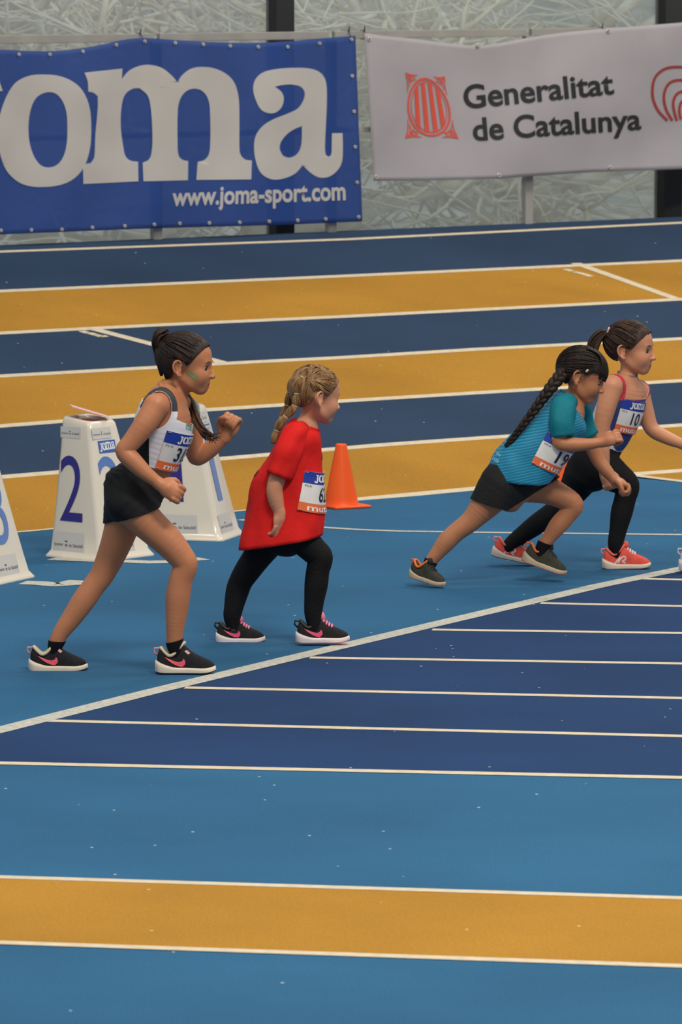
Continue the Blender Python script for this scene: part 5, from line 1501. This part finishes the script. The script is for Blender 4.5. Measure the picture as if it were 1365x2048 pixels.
g.chain([(1200, 932, -.045, .080), (1230, 952, -.055, .063), (1256, 970, -.06, .045), (1251, 998, -.06, .041), (1244, 1026, -.06, .041), (1238, 1056, -.06, .033), (1232, 1086, -.06, .028), (1233, 1102, -.06, .021), (1234, 1116, -.06, .016)], 'legs', 'legN', k=.018)
g.chain([(1172, 940, .045, .080), (1150, 977, .05, .060), (1128, 1008, .055, .045), (1105, 1026, .055, .040), (1075, 1048, .055, .039), (1045, 1070, .055, .032), (1023, 1088, .055, .027), (1016, 1100, .055, .020), (1014, 1112, .055, .016)], 'legs', 'legF', k=.018)
g.build_body()
g.face(mat('brown_brow', (78, 50, 36), .8))
H4 = hairm('brown_hair', (32, 21, 16), (70, 46, 33))
ln4 = [(-.12, -.062), (-.066, -.056), (-.040, -.032), (-.034, .026), (.002, .030), (.012, .004), (.026, .010), (.050, .036), (.070, .056), (.086, .074), (.11, .09)]
hair = g.hair_cap(ln4, H4)
g.strands(H4, ln4, (-.098, 0, .078), 220, 13, parent=hair)
A = Acc(); rg = random.Random(5)
for q in range(46):
    o_ = np.array([rg.uniform(-1, 1) for _ in range(3)]) * .016
    pts = [g.J(1219, 664, .0), g.J(1205, 668, .0), g.J(1191, 684, .0), g.J(1186, 702, .0), g.J(1189, 722, .0), g.J(1194 + rg.uniform(-8, 10), 742 + rg.uniform(-14, 6), .0)]
    A.put(*tube_mesh(catmull([p + o_ * (.35, .9, 1.25, 1.3, 1.1, .5)[i] for i, p in enumerate(pts)], 4), np.interp(np.linspace(0, 1, 21), [0, .7, 1], [.005, .005, .0012]), 5))
g.part('ponytail', A.V, A.F, H4, parent=hair)
ctr = g.J(1217, 664, 0); ax_ = np.array([-.85, 0, .3]); ax_ /= np.linalg.norm(ax_); b_ = np.cross(ax_, [0, 1, 0])
g.part('hair_tie', *tube_mesh([ctr + (b_ * math.cos(w) + np.array([0, 1, 0]) * math.sin(w)) * .0165 for w in np.linspace(0, 6.283, 18)], .0065, 7), mat('pink_scrunchie', (222, 168, 188), .8), parent=hair)
M_SING = mat('white_singlet', (222, 220, 228), .6, .03, 10, bump=.15, bscale=18); M_STRAP = mat('red_strap', (206, 52, 62), .6); M_NAVY = mat('navy_panel', (40, 54, 120), .6)
shN = g.J(1212, 778, -.15); shF = g.J(1292, 790, .15); nk = g.J(1262, 762, -.02)
NP4 = g.plane((1200, 790), (1280, 797), 1)
if NP4(g.J(1240, 700)[None])[0] < 0: NP4 = g.plane((1200, 790), (1280, 797), -1)
fld = [g.plane((1160, 892), (1260, 905), -1), lambda V: .080 - np.linalg.norm(V - shN, axis=1), lambda V: .072 - np.linalg.norm(V - shF, axis=1), lambda V: np.minimum(np.minimum(np.linalg.norm(V - shN, axis=1) - .103, np.linalg.norm(V - shF, axis=1) - .093), NP4(V))]
o, V, T = g.shell('singlet', g.tagd['torso'] + g.tagd['torso2'], .006, M_SING, fld)
Vo = V + vnormals(V, T) * .0012
sub, _ = zone_split(Vo, T, g.plane((1180, 792), (1300, 800), -1)); g.part('strap', *sub, M_STRAP, parent=o)
fwd4 = np.array([math.cos(PSI), math.sin(PSI), 0])
cc_ = g.J(1237, 825)
sub, _ = zone_split(Vo, T, g.plane((1180, 792), (1300, 800), 1), lambda v: .03 - (v - cc_) @ fwd4); g.part('front_panel', *sub, M_NAVY, parent=o)
g.bib(V, T, (g.J(1240, 791), g.J(1222, 856)), '10', (.185, .15), ang=0.04, R=.105, fwd=fwd4)
g.shell('leggings', g.tagd['legs'] + g.tagd['torso'], .0045, M_LEGG, [g.plane((1150, 884), (1260, 900), 1), g.plane((960, 1106), (1300, 1126), -1)])
g.part('choker', *tube_mesh([g.J(1256, 748) + .0385 * (np.array([math.cos(t), math.sin(t), -.18 * math.cos(t) + .12 * math.sin(t)])) for t in np.linspace(0, 6.283, 28)], .005, 6), mat('grey_choker', (120, 116, 128), .7))
g.shoe((1208, 1138), (1302, 1136), -.06, SH4); g.shoe((985, 1112), (1074, 1131), .055, SH4)

# the heel of a white shoe reaching into the picture at the right edge
class _S(Girl): pass
SH5 = dict(upper=mat('white_mesh', (216, 208, 222), .7, .05, 60), sole=mat('white_foam2', (216, 208, 214), .7), collar=mat('white_lining', (214, 206, 218), .8), loop=mat('white_web', (210, 204, 216), .7), laces=mat('white_lace', (220, 216, 224), .7))
g5 = Girl((1410, 1146), 'pale white running shoe planted on the worn start line', skin('light_skin', (204, 146, 116)), 'running_shoe')
g5.root['category'] = 'shoe'
g5.shoe((1361, 1142), (1461, 1142), 0, SH5, 1.05)
